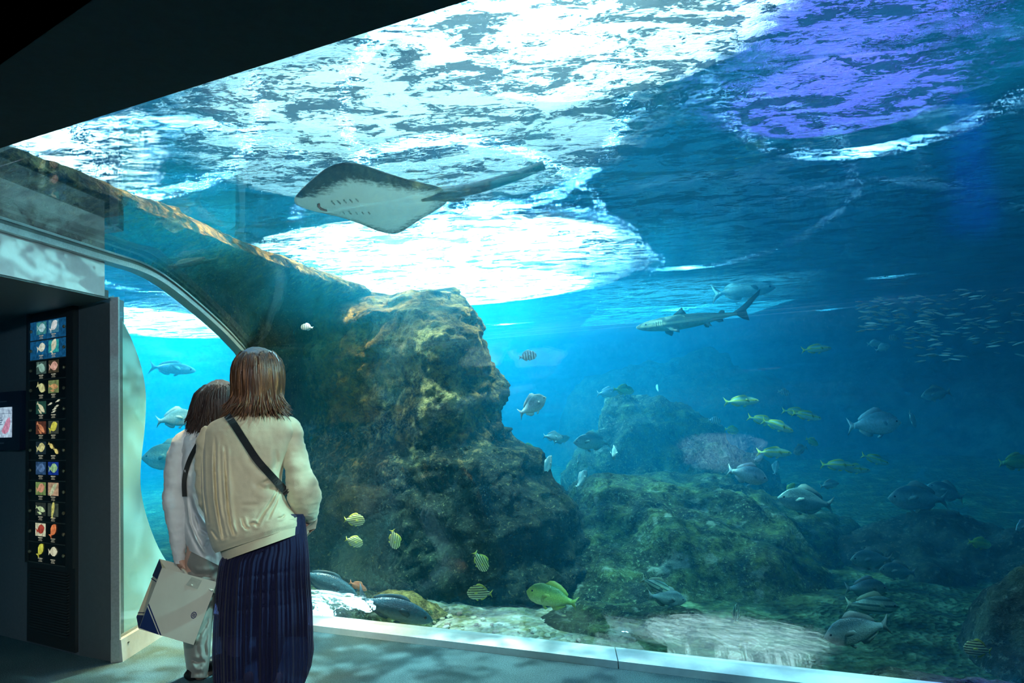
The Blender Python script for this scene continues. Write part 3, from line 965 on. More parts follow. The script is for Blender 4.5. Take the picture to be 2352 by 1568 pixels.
def species(key, prof, h, wd, m_body, m_fin, tail=0.2, fork=0.45, dorsal=0.1, arch=0.12, eye=0.018, name='fish', spiny=True):
    nr, ns_ = 22, 30
    vs, fs = [], []
    for i in range(ns_):
        x = lerp(0.5, -0.38, (i / (ns_ - 1)) ** 0.9)
        hh = interp(-x, [(-a, b) for a, b in prof]) * h
        ww = min(hh * 0.75, wd * 0.5 * sin(pi * min(1, (0.52 - x) / 1.05)) ** 0.7)
        zc = arch * h * (1 - ((x - 0.05) / 0.45) ** 2) * 0.5
        for k in range(nr):
            th = 2 * pi * k / nr
            vs.append((x, ww * cos(th) * (1 - 0.15 * abs(sin(th))), zc + hh * sin(th)))
    fs = [f[::-1] for f in grid_faces(ns_, nr, True)]
    fs.append(tuple(range(nr)))
    fs.append(tuple((ns_ - 1) * nr + k for k in reversed(range(nr))))
    zt = lambda x: arch * h * (1 - ((x - 0.05) / 0.45) ** 2) * 0.5 + interp(-x, [(-a, b) for a, b in prof]) * h
    zb = lambda x: arch * h * (1 - ((x - 0.05) / 0.45) ** 2) * 0.5 - interp(-x, [(-a, b) for a, b in prof]) * h
    zc = (zt(-0.37) + zb(-0.37)) / 2
    tl = 0.5 - 0.37
    me = {'body': mesh_of(name + '_body', vs, fs, m_body)}
    sp_ = tail
    me['tail_fin'] = fin_mesh('tail_fin', [(-0.35, zc + 0.03), (-0.44, zc + sp_ * 0.45), (-0.5, zc + sp_ * 0.8), (-0.47, zc + sp_ * 0.35), (-0.47 + 0.04 * fork * 2, zc), (-0.47, zc - sp_ * 0.35), (-0.5, zc - sp_ * 0.8), (-0.44, zc - sp_ * 0.45), (-0.35, zc - 0.03)], m_fin)
    top = [(x, zt(x) - 0.012) for x in (0.2, 0.08, -0.05, -0.18, -0.28)]
    up = [(x - 0.02, zt(x) + dorsal * k) for x, k in ((-0.27, 0.35), (-0.2, 0.6), (-0.08, 0.7), (0.05, 0.9), (0.13, 0.7), (0.17, 0.3))]
    me['dorsal_fin'] = fin_mesh('dorsal_fin', top + up, m_fin)
    bot = [(x, zb(x) + 0.012) for x in (-0.02, -0.12, -0.2, -0.28)]
    dn = [(x - 0.02, zb(x) - dorsal * k) for x, k in ((-0.27, 0.3), (-0.2, 0.55), (-0.12, 0.75), (-0.04, 0.5))]
    me['anal_fin'] = fin_mesh('anal_fin', bot + dn, m_fin)
    me['pelvic_fin'] = fin_mesh('pelvic_fin', [(0.17, zb(0.17) + 0.012), (0.1, zb(0.1) + 0.012), (0.03, zb(0.05) - dorsal * 0.5), (0.08, zb(0.1) - dorsal * 0.7)], m_fin)
    me['pectoral_fin'] = fin_mesh('pectoral_fin', [(0.0, 0.02), (-0.07, 0.045), (-0.15, 0.02), (-0.16, -0.03), (-0.08, -0.035), (0.0, -0.02)], m_fin)
    ev, ef = [], []
    for i in range(5):
        for k in range(8):
            r = eye * sin(pi * (0.02 + 0.48 * i / 4))
            ev.append((r * cos(2 * pi * k / 8), eye * 0.5 * cos(pi * 0.5 * i / 4), r * sin(2 * pi * k / 8)))
    ef = [f[::-1] for f in grid_faces(5, 8, True)]
    me['eye'] = mesh_of('eye', ev, ef, M_eye)
    ex = 0.4
    eh = interp(-ex, [(-a, b) for a, b in prof]) * h
    ew = min(eh * 0.75, wd * 0.5 * sin(pi * min(1, (0.52 - ex) / 1.05)) ** 0.7)
    SPECIES[key] = (name, me, (ex, ew * 0.9, (zt(ex) + zb(ex)) / 2 + eh * 0.25), (0.2, min(interp(-0.2, [(-a, b) for a, b in prof]) * h * 0.75, wd * 0.5) * 0.95, -0.02 * h))

WH = (0.85, 0.9, 0.9)
species('bream', DEEP, 0.42, 0.15, fish_mat('bream_scales', (0.3, 0.5, 0.58), (0.68, 0.82, 0.85), WH), plain('bream_fin', (0.6, 0.75, 0.8), 0.5), tail=0.2, name='bream')
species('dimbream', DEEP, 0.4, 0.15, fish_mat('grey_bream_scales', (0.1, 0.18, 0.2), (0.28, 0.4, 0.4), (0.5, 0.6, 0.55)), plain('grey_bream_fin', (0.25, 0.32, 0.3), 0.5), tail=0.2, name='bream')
species('green', ROUND, 0.4, 0.15, fish_mat('green_bream_scales', (0.15, 0.3, 0.08), (0.4, 0.55, 0.12), (0.6, 0.7, 0.3)), plain('green_bream_fin', (0.4, 0.5, 0.1), 0.5), tail=0.17, name='bream')
species('jack', SLIM, 0.25, 0.12, fish_mat('jack_scales', (0.14, 0.36, 0.28), (0.6, 0.8, 0.6), (0.85, 0.92, 0.8), line=((0.75, 0.7, 0.08), 0.035, 0.016)), plain('jack_fin', (0.6, 0.6, 0.1), 0.5), tail=0.17, fork=1.0, dorsal=0.06, name='jack')
species('stripey', ROUND, 0.52, 0.14, fish_mat('stripey_scales', (0.62, 0.75, 0.32), (0.72, 0.85, 0.5), (0.8, 0.88, 0.62), stripes=((0.02, 0.03, 0.02), 74.0, 6.0)), plain('stripey_fin', (0.55, 0.6, 0.1), 0.5), tail=0.2, dorsal=0.09, name='stripey_fish')
species('damsel', ROUND, 0.5, 0.15, fish_mat('damsel_scales', (0.5, 0.68, 0.75), (0.72, 0.84, 0.88), WH, bars=((0.02, 0.03, 0.05), 44.0)), plain('damsel_fin', (0.35, 0.5, 0.55), 0.5), tail=0.2, fork=0.9, name='damselfish')
species('bigblue', SLIM, 0.27, 0.15, fish_mat('dark_blue_scales', (0.015, 0.06, 0.1), (0.03, 0.12, 0.17), (0.2, 0.32, 0.3)), plain('dark_blue_fin', (0.02, 0.07, 0.1), 0.5), tail=0.24, fork=0.9, dorsal=0.05, name='dark_fish')
species('striped', DEEP, 0.33, 0.13, fish_mat('lined_scales', (0.25, 0.45, 0.38), (0.6, 0.78, 0.62), WH, stripes=((0.1, 0.2, 0.16), 60.0, 2.0)), plain('lined_fin', (0.5, 0.6, 0.4), 0.5), tail=0.18, name='striped_fish')
species('bonito', SLIM, 0.24, 0.15, fish_mat('silver_scales', (0.12, 0.4, 0.5), (0.55, 0.8, 0.82), WH), plain('silver_fin', (0.4, 0.6, 0.6), 0.5), tail=0.2, fork=1.1, dorsal=0.07, name='bonito')
species('orange', SLIM, 0.34, 0.14, fish_mat('orange_scales', (0.6, 0.16, 0.06), (0.8, 0.3, 0.14), (0.85, 0.5, 0.35)), plain('orange_fin', (0.7, 0.25, 0.1), 0.5), name='wrasse')


def heading(a, yaw):
    """direction from an angle in the picture plane and a turn away from (+) or towards (-) the window"""
    a, yaw = radians(a), radians(yaw)
    return (_R * cos(a) + _U * sin(a)) * cos(yaw) + _F * sin(yaw)


def fish(key, x, y, lpx, a, depth, label, yaw=0, group=None, roll=0, cat='fish'):
    name, me, ep, pp = SPECIES[key]
    L = lpx * depth / FPX
    root = empty(name)
    d = heading(a, yaw).normalized()
    up = Vector((0, 0, 1)) if abs(d.z) < 0.8 else (_U * cos(radians(a)) - _R * sin(radians(a)))
    yv = up.cross(d).normalized()
    zv = d.cross(yv).normalized()
    if roll:
        q = Matrix.Rotation(radians(roll), 3, d)
        yv, zv = q @ yv, q @ zv
    M = Matrix.Identity(4)
    for i in range(3):
        M[i][0], M[i][1], M[i][2] = d[i] * L, yv[i] * L, zv[i] * L
        M[i][3] = at(x, y, depth)[i]
    root.matrix_world = M
    tag(root, label, cat, group)
    parts = ['body', 'tail_fin', 'dorsal_fin', 'anal_fin']
    if lpx > 30: parts.append('pelvic_fin')
    for p in parts: obj(p, me[p], root)
    for s in (1, -1):
        if lpx > 30:
            o = obj('pectoral_fin', me['pectoral_fin'], root)
            o.location = (pp[0], pp[1] * s, pp[2]); o.rotation_euler = (0, 0.5, -0.5 * s)
        o = obj('eye', me['eye'], root)
        o.location = (ep[0], ep[1] * s, ep[2])
        if s < 0: o.rotation_euler = (0, 0, pi)
    return root

FISH = [
    ('bream', 1224, 932, 92, 28, 5.3, 'white bream turning away, brightest fish just right of the rock pillar', 38),
    ('bream', 1270, 1003, 46, -5, 6.6, 'small pale blue bream swimming beside the pillar edge below the white bream', 10),
    ('green', 1213, 1030, 44, 175, 6.8, 'dull teal round fish hiding close behind the pillar foot', 0),
    ('bream', 1258, 1072, 64, 66, 5.6, 'pale bream rising nearly upright above the pillar shoulder', 40),
    ('bream', 1336, 1101, 60, 48, 5.6, 'blue grey bream rising tail down left of the broad mound', 45),
    ('bream', 1330, 1053, 32, 60, 7.0, 'tiny pale bream tilted upward between pillar and mound', 50),
    ('bream', 1411, 1040, 60, 200, 5.9, 'pale fish facing the window with fins spread over the mound', -72),
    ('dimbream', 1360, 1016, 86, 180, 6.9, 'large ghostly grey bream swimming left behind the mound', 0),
    ('green', 1432, 896, 50, -6, 7.6, 'yellow green bream hovering over the top of the rock hill', 5),
    ('bream', 1396, 903, 52, 2, 8.2, 'pale slim bream close behind the yellow green bream', 10),
    ('bream', 1510, 892, 30, 90, 8.6, 'tiny pale fish seen end on above the rock hill', 68),
    ('bonito', 1708, 668, 150, 6, 9.4, 'silver torpedo shaped fish swimming above the shark tail', 0),
    ('jack', 1875, 802, 70, 4, 6.8, 'lone yellow lined jack high in the dark water', 0),
    ('jack', 1703, 922, 82, 2, 6.4, 'yellow lined jack swimming level right of the rock hill', 0),
    ('damsel', 1800, 901, 28, -12, 7.4, 'tiny barred damselfish high over the yellow lined jacks', 0),
    ('jack', 1828, 946, 66, -6, 6.6, 'upper jack of the overlapping pair pointing right in mid water', 0),
    ('jack', 1853, 955, 70, -12, 6.3, 'lower jack of the overlapping pair pointing right in mid water', 0),
    ('jack', 1752, 966, 74, -14, 6.6, 'rear jack of the descending pair beside the rock hill', 0),
    ('jack', 1786, 978, 78, -20, 6.2, 'front jack of the descending pair beside the rock hill', 0),
    ('damsel', 1641, 966, 30, -8, 7.2, 'small barred damselfish against the flank of the rock hill', 0),
    ('stripey', 1680, 988, 32, -10, 7.0, 'small striped fish on the flank of the rock hill', 0),
    ('bream', 2008, 975, 124, 4, 6.0, 'large pale teal bream swimming right in the dark half of the tank', 0),
    ('bream', 2096, 963, 48, -55, 6.4, 'pale bream diving nose down in front of the large teal bream', 20),
    ('green', 1865, 1014, 36, -28, 6.8, 'small green round fish sinking below the paired jacks', 10),
    ('dimbream', 1838, 1033, 50, 195, 6.6, 'grey blue bream turned sideways among the jacks', -30),
    ('jack', 1778, 1040, 82, -2, 6.0, 'yellow lined jack swimming level just above the pale bream', 0),
    ('bream', 1742, 1052, 34, 15, 6.9, 'small pale bream partly behind the level jack', 30),
    ('bream', 1782, 1074, 36, 65, 6.9, 'small pale bream hanging upright under the level jack', 30),
    ('bream', 1717, 1091, 96, -14, 5.2, 'pale blue bream gliding over the top of the broad mossy mound', 0),
    ('jack', 1925, 1069, 82, -3, 6.0, 'bright jack leading the lower pair in the dark water', 0),
    ('jack', 1962, 1077, 74, -6, 6.4, 'dim jack tucked behind the bright jack of the lower pair', 0),
    ('jack', 2010, 1055, 68, -18, 6.4, 'jack descending right of the lower pair', 0),
    ('green', 2333, 1062, 78, 2, 5.8, 'olive bream entering at the dark edge of the view', 0),
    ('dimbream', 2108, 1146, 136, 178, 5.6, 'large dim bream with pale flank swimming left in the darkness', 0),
    ('dimbream', 2172, 1130, 90, 160, 6.0, 'dim bream overlapping the large dim bream from behind', 0),
    ('dimbream', 1905, 1113, 44, 10, 6.4, 'small dim grey bream over the end of the mossy mound', 0),
    ('green', 1815, 1121, 30, 50, 6.2, 'tiny dull green fish nosing up beside the mound', 0),
    ('dimbream', 1850, 1152, 128, 172, 5.4, 'dark grey bream lying along the far slope of the mound', 0),
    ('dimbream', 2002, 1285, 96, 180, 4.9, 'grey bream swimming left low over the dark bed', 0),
    ('dimbream', 2062, 1312, 84, 175, 4.8, 'grey bream just below and behind the low left swimming bream', 0),
    ('green', 2250, 1248, 54, -10, 4.8, 'dull yellow round fish above the dark rounded boulder', 0),
    ('dimbream', 1990, 1352, 98, 0, 4.3, 'dim bream in the middle of the stack over the dark bed', 0),
    ('striped', 2003, 1391, 122, -3, 4.0, 'bright lined fish swimming right over the dark bed', 0),
    ('dimbream', 1968, 1449, 150, 192, 3.6, 'big grey bream nose down left near the window foot', 0),
    ('stripey', 2245, 1491, 64, 170, 3.3, 'yellow and black striped fish beside the violet lit stone', 0),
    ('striped', 1692, 1408, 46, 88, 4.2, 'small lined fish standing upright on the mossy slope', 0),
    ('striped', 1508, 1345, 76, -25, 4.4, 'lined fish heading down right on the mossy slope', 0),
    ('dimbream', 1532, 1374, 88, -8, 4.4, 'dim slender bream just below the lined fish on the slope', 0),
    ('green', 1268, 1372, 118, 166, 4.35, 'olive yellow bream swimming left at the foot of the pillar', 0),
    ('stripey', 1102, 1362, 58, 178, 4.4, 'striped fish low over the gravel at the foot of the pillar', 0),
    ('stripey', 1103, 1289, 52, -58, 4.5, 'striped fish diving in front of the dark pillar foot', 0),
    ('stripey', 905, 1238, 46, -78, 4.6, 'striped fish hanging nose down left of the pillar foot', 0),
    ('stripey', 814, 1195, 48, -4, 4.8, 'upper striped fish of the two nearest the woman in the navy skirt', 0),
    ('stripey', 813, 1244, 42, -18, 4.7, 'lower striped fish of the two nearest the woman in the navy skirt', 0),
    ('bigblue', 905, 1399, 182, -17, 4.32, 'big dark blue fish with raised tail cruising over the pale gravel', 0),
    ('bigblue', 752, 1340, 150, -24, 4.75, 'big dark blue fish half hidden behind the navy skirt', 0),
    ('orange', 822, 1346, 44, -26, 4.55, 'small orange red fish just above the big dark blue fish', 0),
    ('damsel', 705, 752, 30, 175, 5.2, 'barred damselfish high under the rock ledge', 0),
    ('damsel', 1212, 818, 42, 8, 5.8, 'dark barred damselfish in open water right of the pillar top', 0),
    ('bream', 404, 962, 92, 8, 6.4, 'pale grey bream seen through the end window beside the dark hair', 0),
    ('dimbream', 400, 1052, 150, 180, 7.2, 'large faint bream low in the end window behind the white shirt', 0),
    ('bonito', 396, 847, 110, -5, 9.0, 'slender silver fish high in the end window', 0),
    ('bream', 2349, 1207, 50, 200, 4.6, 'white bream with only its snout showing at the dark edge', -20),
    ('bream', 2008, 789, 34, 5, 8.0, 'upper pale bream of the pair under the sardine shoal', 0),
    ('bream', 2028, 799, 38, 20, 7.8, 'lower pale bream of the pair under the sardine shoal', 0),
    ('damsel', 2053, 776, 26, 172, 7.6, 'barred damselfish just below the sardine shoal', 0),
    ('dimbream', 2150, 905, 70, 190, 7.2, 'faint bream over the far ledge in the dark half', 0),
    ('dimbream', 1290, 1010, 40, 20, 7.6, 'faint grey bream behind the small pale blue bream', 0),
]
for f in FISH:
    k, x, y, L, a, dp, lab = f[:7]
    fish(k, x, y, L, a, dp, lab, f[7] if len(f) > 7 else 0)

# sardine shoal
sd = []
sl, nr = 9, 8
for i in range(sl):
    x = lerp(0.5, -0.4, i / (sl - 1))
    r = 0.085 * sin(pi * min(1, max(0.03, (0.52 - x) / 0.96))) ** 0.7
    for k in range(nr):
        sd.append((x, 0.5 * r * cos(2 * pi * k / nr), r * sin(2 * pi * k / nr)))
sf = [f[::-1] for f in grid_faces(sl, nr, True)]
b = len(sd)
sd += [(-0.38, 0.004, 0.0), (-0.52, 0.004, 0.09), (-0.45, 0.004, 0), (-0.52, 0.004, -0.09), (-0.38, -0.004, 0.0), (-0.52, -0.004, 0.09), (-0.45, -0.004, 0), (-0.52, -0.004, -0.09)]
sf += [(b, b + 1, b + 2), (b, b + 2, b + 3), (b + 6, b + 5, b + 4), (b + 7, b + 6, b + 4)]
sme = mesh_of('sardine', sd, sf, fish_mat('sardine_scales', (0.2, 0.45, 0.45), (0.6, 0.8, 0.75), WH, rough=0.25))
r_ = random.Random(3)
for i in range(240):
    x = 2352 - 380 * r_.random() ** 0.8
    y = lerp(672, 830, r_.random()) - (x - 2100) * 0.06 + 10 * sin(x * 0.03)
    if x < 2080 and (y < 680 or y > 760): y = lerp(690, 760, r_.random())
    dp = r_.uniform(5.0, 7.0)
    a = r_.choice((0, 0, 180)) + r_.gauss(0, 9) + (6 if x > 2200 else 0)
    d = heading(a, r_.gauss(0, 18)).normalized()
    L = r_.uniform(16, 30) * dp / FPX
    yv = Vector((0, 0, 1)).cross(d).normalized(); zv = d.cross(yv)
    o = obj('sardine', sme)
    M = Matrix.Identity(4)
    for q in range(3):
        M[q][0], M[q][1], M[q][2] = d[q] * L, yv[q] * L, zv[q] * L
        M[q][3] = at(x, y, dp)[q]
    o.matrix_world = M
    tag(o, 'tiny silver sardine in the shoal drifting across the dark upper water', 'fish', 'sardine shoal in the dark upper water')

# ------------------------------------------------------------------ shark
def shark():
    mb_ = fish_mat('shark_skin', (0.04, 0.1, 0.11), (0.16, 0.26, 0.2), (0.6, 0.68, 0.5), line=((0.5, 0.56, 0.38), -0.005, 0.008), rough=0.5)
    mf = plain('shark_fin', (0.035, 0.08, 0.09), 0.5)
    root = empty('shark')
    prof = [(0.5, 0.01), (0.47, 0.026), (0.4, 0.047), (0.28, 0.064), (0.12, 0.072), (-0.05, 0.06), (-0.2, 0.036), (-0.3, 0.02), (-0.38, 0.014)]
    nr, n_ = 24, 40
    vs = []
    for i in range(n_):
        x = lerp(0.5, -0.38, i / (n_ - 1))
        r = interp(-x, [(-a, b) for a, b in prof])
        bend = 0.06 * max(0, -x) ** 2
        for k in range(nr):
            th = 2 * pi * k / nr
            vs.append((x, r * 0.85 * cos(th) + bend, r * sin(th) * (0.9 if sin(th) > 0 else 1.0)))
    fs = [f[::-1] for f in grid_faces(n_, nr, True)] + [tuple(range(nr)), tuple((n_ - 1) * nr + k for k in reversed(range(nr)))]
    obj('body', mesh_of('shark_body', vs, fs, mb_), root)
    obj('tail_fin', fin_mesh('tail_fin', [(-0.34, 0.012), (-0.42, 0.05), (-0.52, 0.12), (-0.62, 0.19), (-0.6, 0.14), (-0.52, 0.065), (-0.455, 0.01), (-0.46, -0.035), (-0.48, -0.075), (-0.43, -0.055), (-0.38, -0.016), (-0.34, -0.014)], mf, 0.008), root)
    obj('dorsal_fin', fin_mesh('dorsal_fin', [(0.18, 0.055), (0.12, 0.1), (0.08, 0.125), (0.075, 0.1), (0.05, 0.06)], mf, 0.01), root)
    obj('second_dorsal_fin', fin_mesh('second_dorsal_fin', [(-0.22, 0.026), (-0.25, 0.05), (-0.28, 0.045), (-0.28, 0.02)], mf, 0.006), root)
    obj('anal_fin', fin_mesh('anal_fin', [(-0.18, -0.03), (-0.22, -0.055), (-0.26, -0.05), (-0.25, -0.022)], mf, 0.006), root)
    for s in (1, -1):
        o = obj('pectoral_fin', fin_mesh('pectoral_fin', [(0.0, 0.0), (-0.03, -0.1), (-0.09, -0.16), (-0.1, -0.12), (-0.09, 0.0)], mf, 0.01), root)
        o.location = (0.26, 0.045 * s, -0.03); o.rotation_euler = (radians(62) * s, 0, 0)
        o = obj('pelvic_fin', fin_mesh('pelvic_fin', [(0, 0), (-0.03, -0.045), (-0.06, -0.05), (-0.05, 0)], mf, 0.006), root)
        o.location = (-0.08, 0.025 * s, -0.04); o.rotation_euler = (radians(35) * s, 0, 0)
        o = obj('eye', SPECIES['bream'][1]['eye'], root)
        o.location = (0.42, 0.034 * s, 0.012); o.scale = (0.45, 0.45, 0.45)
        if s < 0: o.rotation_euler = (0, 0, pi)
        g = MB()
        for k in range(4):
            g.box((0.33 - 0.018 * k, 0.05 * s, 0.0), (0.004, 0.006, 0.045))
        g.build('gill_slits', mf, root)
    d = heading(188, 3).normalized()
    yv = Vector((0, 0, 1)).cross(d).normalized(); zv = d.cross(yv)
    dp = 6.6
    L = 262 * dp / FPX
    M = Matrix.Identity(4)
    for q in range(3):
        M[q][0], M[q][1], M[q][2] = d[q] * L, yv[q] * L, zv[q] * L
        M[q][3] = at(1592, 734, dp)[q]
    root.matrix_world = M
    tag(root, 'slender grey shark cruising left just under the water surface', 'shark')

shark()

# ------------------------------------------------------------------ stingray overhead
def ray_mat():
    t = NT('ray_skin')
    tc = t.n('ShaderNodeTexCoord')
    ge = t.n('ShaderNodeNewGeometry')
    at_ = t.n('ShaderNodeAttribute', attribute_name='edge')
    nz = t.n('ShaderNodeTexNoise', i_Vector=tc.outputs['Object'], i_Scale=22.0, i_Detail=4.0, i_Roughness=0.7)
    mp = t.n('ShaderNodeMapping', i_Vector=tc.outputs['Object'])
    mp.inputs['Scale'].default_value = (6, 22, 10)
    n2 = t.n('ShaderNodeTexNoise', i_Vector=mp, i_Scale=2.0, i_Detail=5.0, i_Roughness=0.7)
    e = t.math('ADD', at_.outputs['Fac'], t.math('MULTIPLY', t.math('SUBTRACT', nz.outputs[0], 0.5), 0.55))
    k = t.ramp(e, [(0.68, (0, 0, 0)), (0.9, (1, 1, 1))])
    under = t.ramp(n2.outputs[0], [(0.27, (0.2, 0.26, 0.28)), (0.31, (0.75, 0.95, 0.92)), (0.7, (0.82, 0.98, 0.95))])
    c = t.mix(k.outputs[0], under, (0.018, 0.03, 0.04))
    sx = t.n('ShaderNodeSeparateXYZ', i_0=tc.outputs['Normal'])
    top = t.math('GREATER_THAN', sx.outputs[2], 0.05)
    c = t.mix(top, c, (0.03, 0.045, 0.055))
    p = t.n('ShaderNodeBsdfPrincipled', i_Base_Color=col(c), i_Roughness=0.5)
    return t.done(p)


def stingray():
    # outline (x forward, y sideways), unit = half wing span; nose at +x
    half = [(0.78, 0.0), (0.74, 0.16), (0.60, 0.40), (0.40, 0.68), (0.20, 0.92), (0.06, 1.0), (-0.06, 0.97), (-0.22, 0.80), (-0.42, 0.58), (-0.60, 0.36), (-0.68, 0.2), (-0.66, 0.10), (-0.60, 0.05)]
    hp = smoothpts([Vector((a, b, 0)) for a, b in half], 48)
    nr = 26
    ring = [p for p in hp] + [Vector((p.x, -p.y, 0)) for p in reversed(hp[1:])]
    n = len(ring)
    vs, ed = [], []
    cen = Vector((0.05, 0, 0))
    for side in (1, -1):
        for i in range(nr):
            r = i / (nr - 1)
            for p in ring:
                q = cen.lerp(p, r)
                th = 0.085 * (1 - r ** 2.2) ** 0.8 * (1.2 if side > 0 else 0.75) * (1 - 0.4 * abs(q.y)) + 0.004
                wave = (-0.02 if q.y > 0 else -0.06) * q.y * q.y + 0.03 * sin(q.x * 5 + q.y * 2) * abs(q.y)
                vs.append((q.x, q.y, side * th + wave))
                ed.append(max(0.0, r - 0.12 * (1 if abs(q.y) < 0.25 else 0) + 0.24 * max(0, q.y)) )
    fs = grid_faces(nr, n, True)
    m2 = nr * n
    fs = [f for f in fs] + [tuple(m2 + i for i in f[::-1]) for f in fs]
    b = (nr - 1) * n
    fs += [(b + (j + 1) % n, b + j, m2 + b + j, m2 + b + (j + 1) % n) for j in range(n)]
    mat = ray_mat()
    me = mesh_of('stingray_body', vs, fs, mat)
    bm = bmesh.new(); bm.from_mesh(me); bmesh.ops.remove_doubles(bm, verts=bm.verts, dist=1e-5); bmesh.ops.recalc_face_normals(bm, faces=bm.faces)
    bm.to_mesh(me); bm.free()
    ly = me.attributes.new('edge', 'FLOAT', 'POINT')
    for v, dv in zip(me.vertices, ly.data):
        best = 0
        q = Vector((v.co.x, v.co.y, 0))
        d = q - cen
        # radius fraction from the nearest outline direction
        a = atan2(abs(d.y), d.x)
        rr = min(((abs(atan2((p - cen).y, (p - cen).x) - a)), (p - cen).length) for p in hp)[1]
        r = min(1, d.length / max(rr, 1e-4))
        dv.value = max(0.0, r * (0.9 if q.y > 0 else 0.86) + 0.42 * max(0, q.y - 0.15) - (0.3 if abs(q.y) < 0.25 and q.x > 0.2 else 0))
    root = empty('stingray')
    obj('body', me, root)
    dark = plain('ray_dark_skin', (0.02, 0.035, 0.045), 0.5)
    for s in (1, -1):
        f = MB()
        f.tube([(-0.56, 0.08 * s, 0.0), (-0.68, 0.11 * s, -0.01), (-0.8, 0.12 * s, -0.02), (-0.86, 0.11 * s, -0.02)], [0.05, 0.06, 0.05, 0.015], 10, flat=0.35)
        f.build('pelvic_fin', dark, root, True)
    tl = MB()
    tl.tube(smoothpts([(-0.45, 0, 0.02), (-0.7, 0.0, 0.02), (-1.0, 0.02, 0.05), (-1.35, 0.06, 0.12), (-1.65, 0.11, 0.2)], 24), [lerp(0.07, 0.042, i / 23) for i in range(24)], 10)
    tl.build('tail', dark, root, True)
    mo = MB()
    mo.tube([(0.52, -0.11, -0.052), (0.545, -0.04, -0.055), (0.545, 0.04, -0.055), (0.52, 0.11, -0.052)], 0.012, 8)
    mo.build('mouth', plain('ray_mouth', (0.3, 0.12, 0.1), 0.5), root, True)
    for s in (1, -1):
        g = MB()
        for k in range(5):
            g.box((0.36 - 0.06 * k, (0.17 + 0.012 * k) * s, -0.071), (0.008, 0.06, 0.012))
        g.build('gill_slits', plain('ray_gills', (0.35, 0.4, 0.38), 0.5), root)
        e = obj('eye', SPECIES['bream'][1]['eye'], root)
        e.location = (0.5, 0.1 * s, 0.09); e.scale = (2, 2, 2)
    return root

_sr = stingray()
hx = Vector((-1, 0.03, 0)).normalized(); hy = Vector((0, 0, 1)).cross(hx)
M = Matrix.Identity(4)
for q in range(3):
    M[q][0], M[q][1], M[q][2] = hx[q] * 0.585, hy[q] * 0.585, (0, 0, 0.585)[q]
    M[q][3] = (-0.735, 3.64, 2.53)[q]
_sr.matrix_world = M
tag(_sr, 'large stingray gliding overhead showing its pale belly and long dark tail', 'ray')
# ------------------------------------------------------------------ display column in the alcove
def al(s, z, o=0.0):
    p = A0 + AD * s + AN * o
    return Vector((p.x, p.y, z))


def slab(mb, s0, s1, z0, z1, o0, o1):
    return mb.hexa([al(s0, z0, o1), al(s1, z0, o1), al(s1, z0, o0), al(s0, z0, o0), al(s0, z1, o1), al(s1, z1, o1), al(s1, z1, o0), al(s0, z1, o0)])

M_case = plain('column_case', (0.02, 0.026, 0.028), 0.5, noise_amt=0.06)
M_black = plain('black_panel', (0.006, 0.007, 0.008), 0.35, noise_amt=0.05)
M_slot = plain('shelf_edge', (0.11, 0.13, 0.12), 0.4, 0.3)
M_knob = plain('brass_knob', (0.6, 0.5, 0.3), 0.3, 0.7)
_em = {}


def emis(c, s=0.75):
    k = tuple(round(x, 3) for x in c) + (s,)
    if k not in _em:
        t = NT('backlit_print')
        tc = t.n('ShaderNodeTexCoord')
        nz = t.n('ShaderNodeTexNoise', i_Vector=tc.outputs['Object'], i_Scale=45.0, i_Detail=4.0)
        cr = t.ramp(nz.outputs[0], [(0.3, tuple(x * 0.55 for x in c)), (0.7, tuple(min(1, x * 1.35) for x in c))])
        e = t.n('ShaderNodeEmission', i_0=cr, i_1=s)
        _em[k] = t.done(e)
    return _em[k]

column = empty('display_column', al(0.3, 0, 0.04))
column_inv = Matrix.Translation(-al(0.3, 0, 0.04))


def cpart(name, mb, mat, parent, smooth=False):
    o = mb.build(name, mat, None, smooth)
    if parent is column:
        for v in o.data.vertices: v.co = v.co - al(0.3, 0, 0.04)
        o.parent = column
    else:
        for v in o.data.vertices: v.co = v.co - al(0.3, 0, 0.04)
        o.parent = parent
    return o

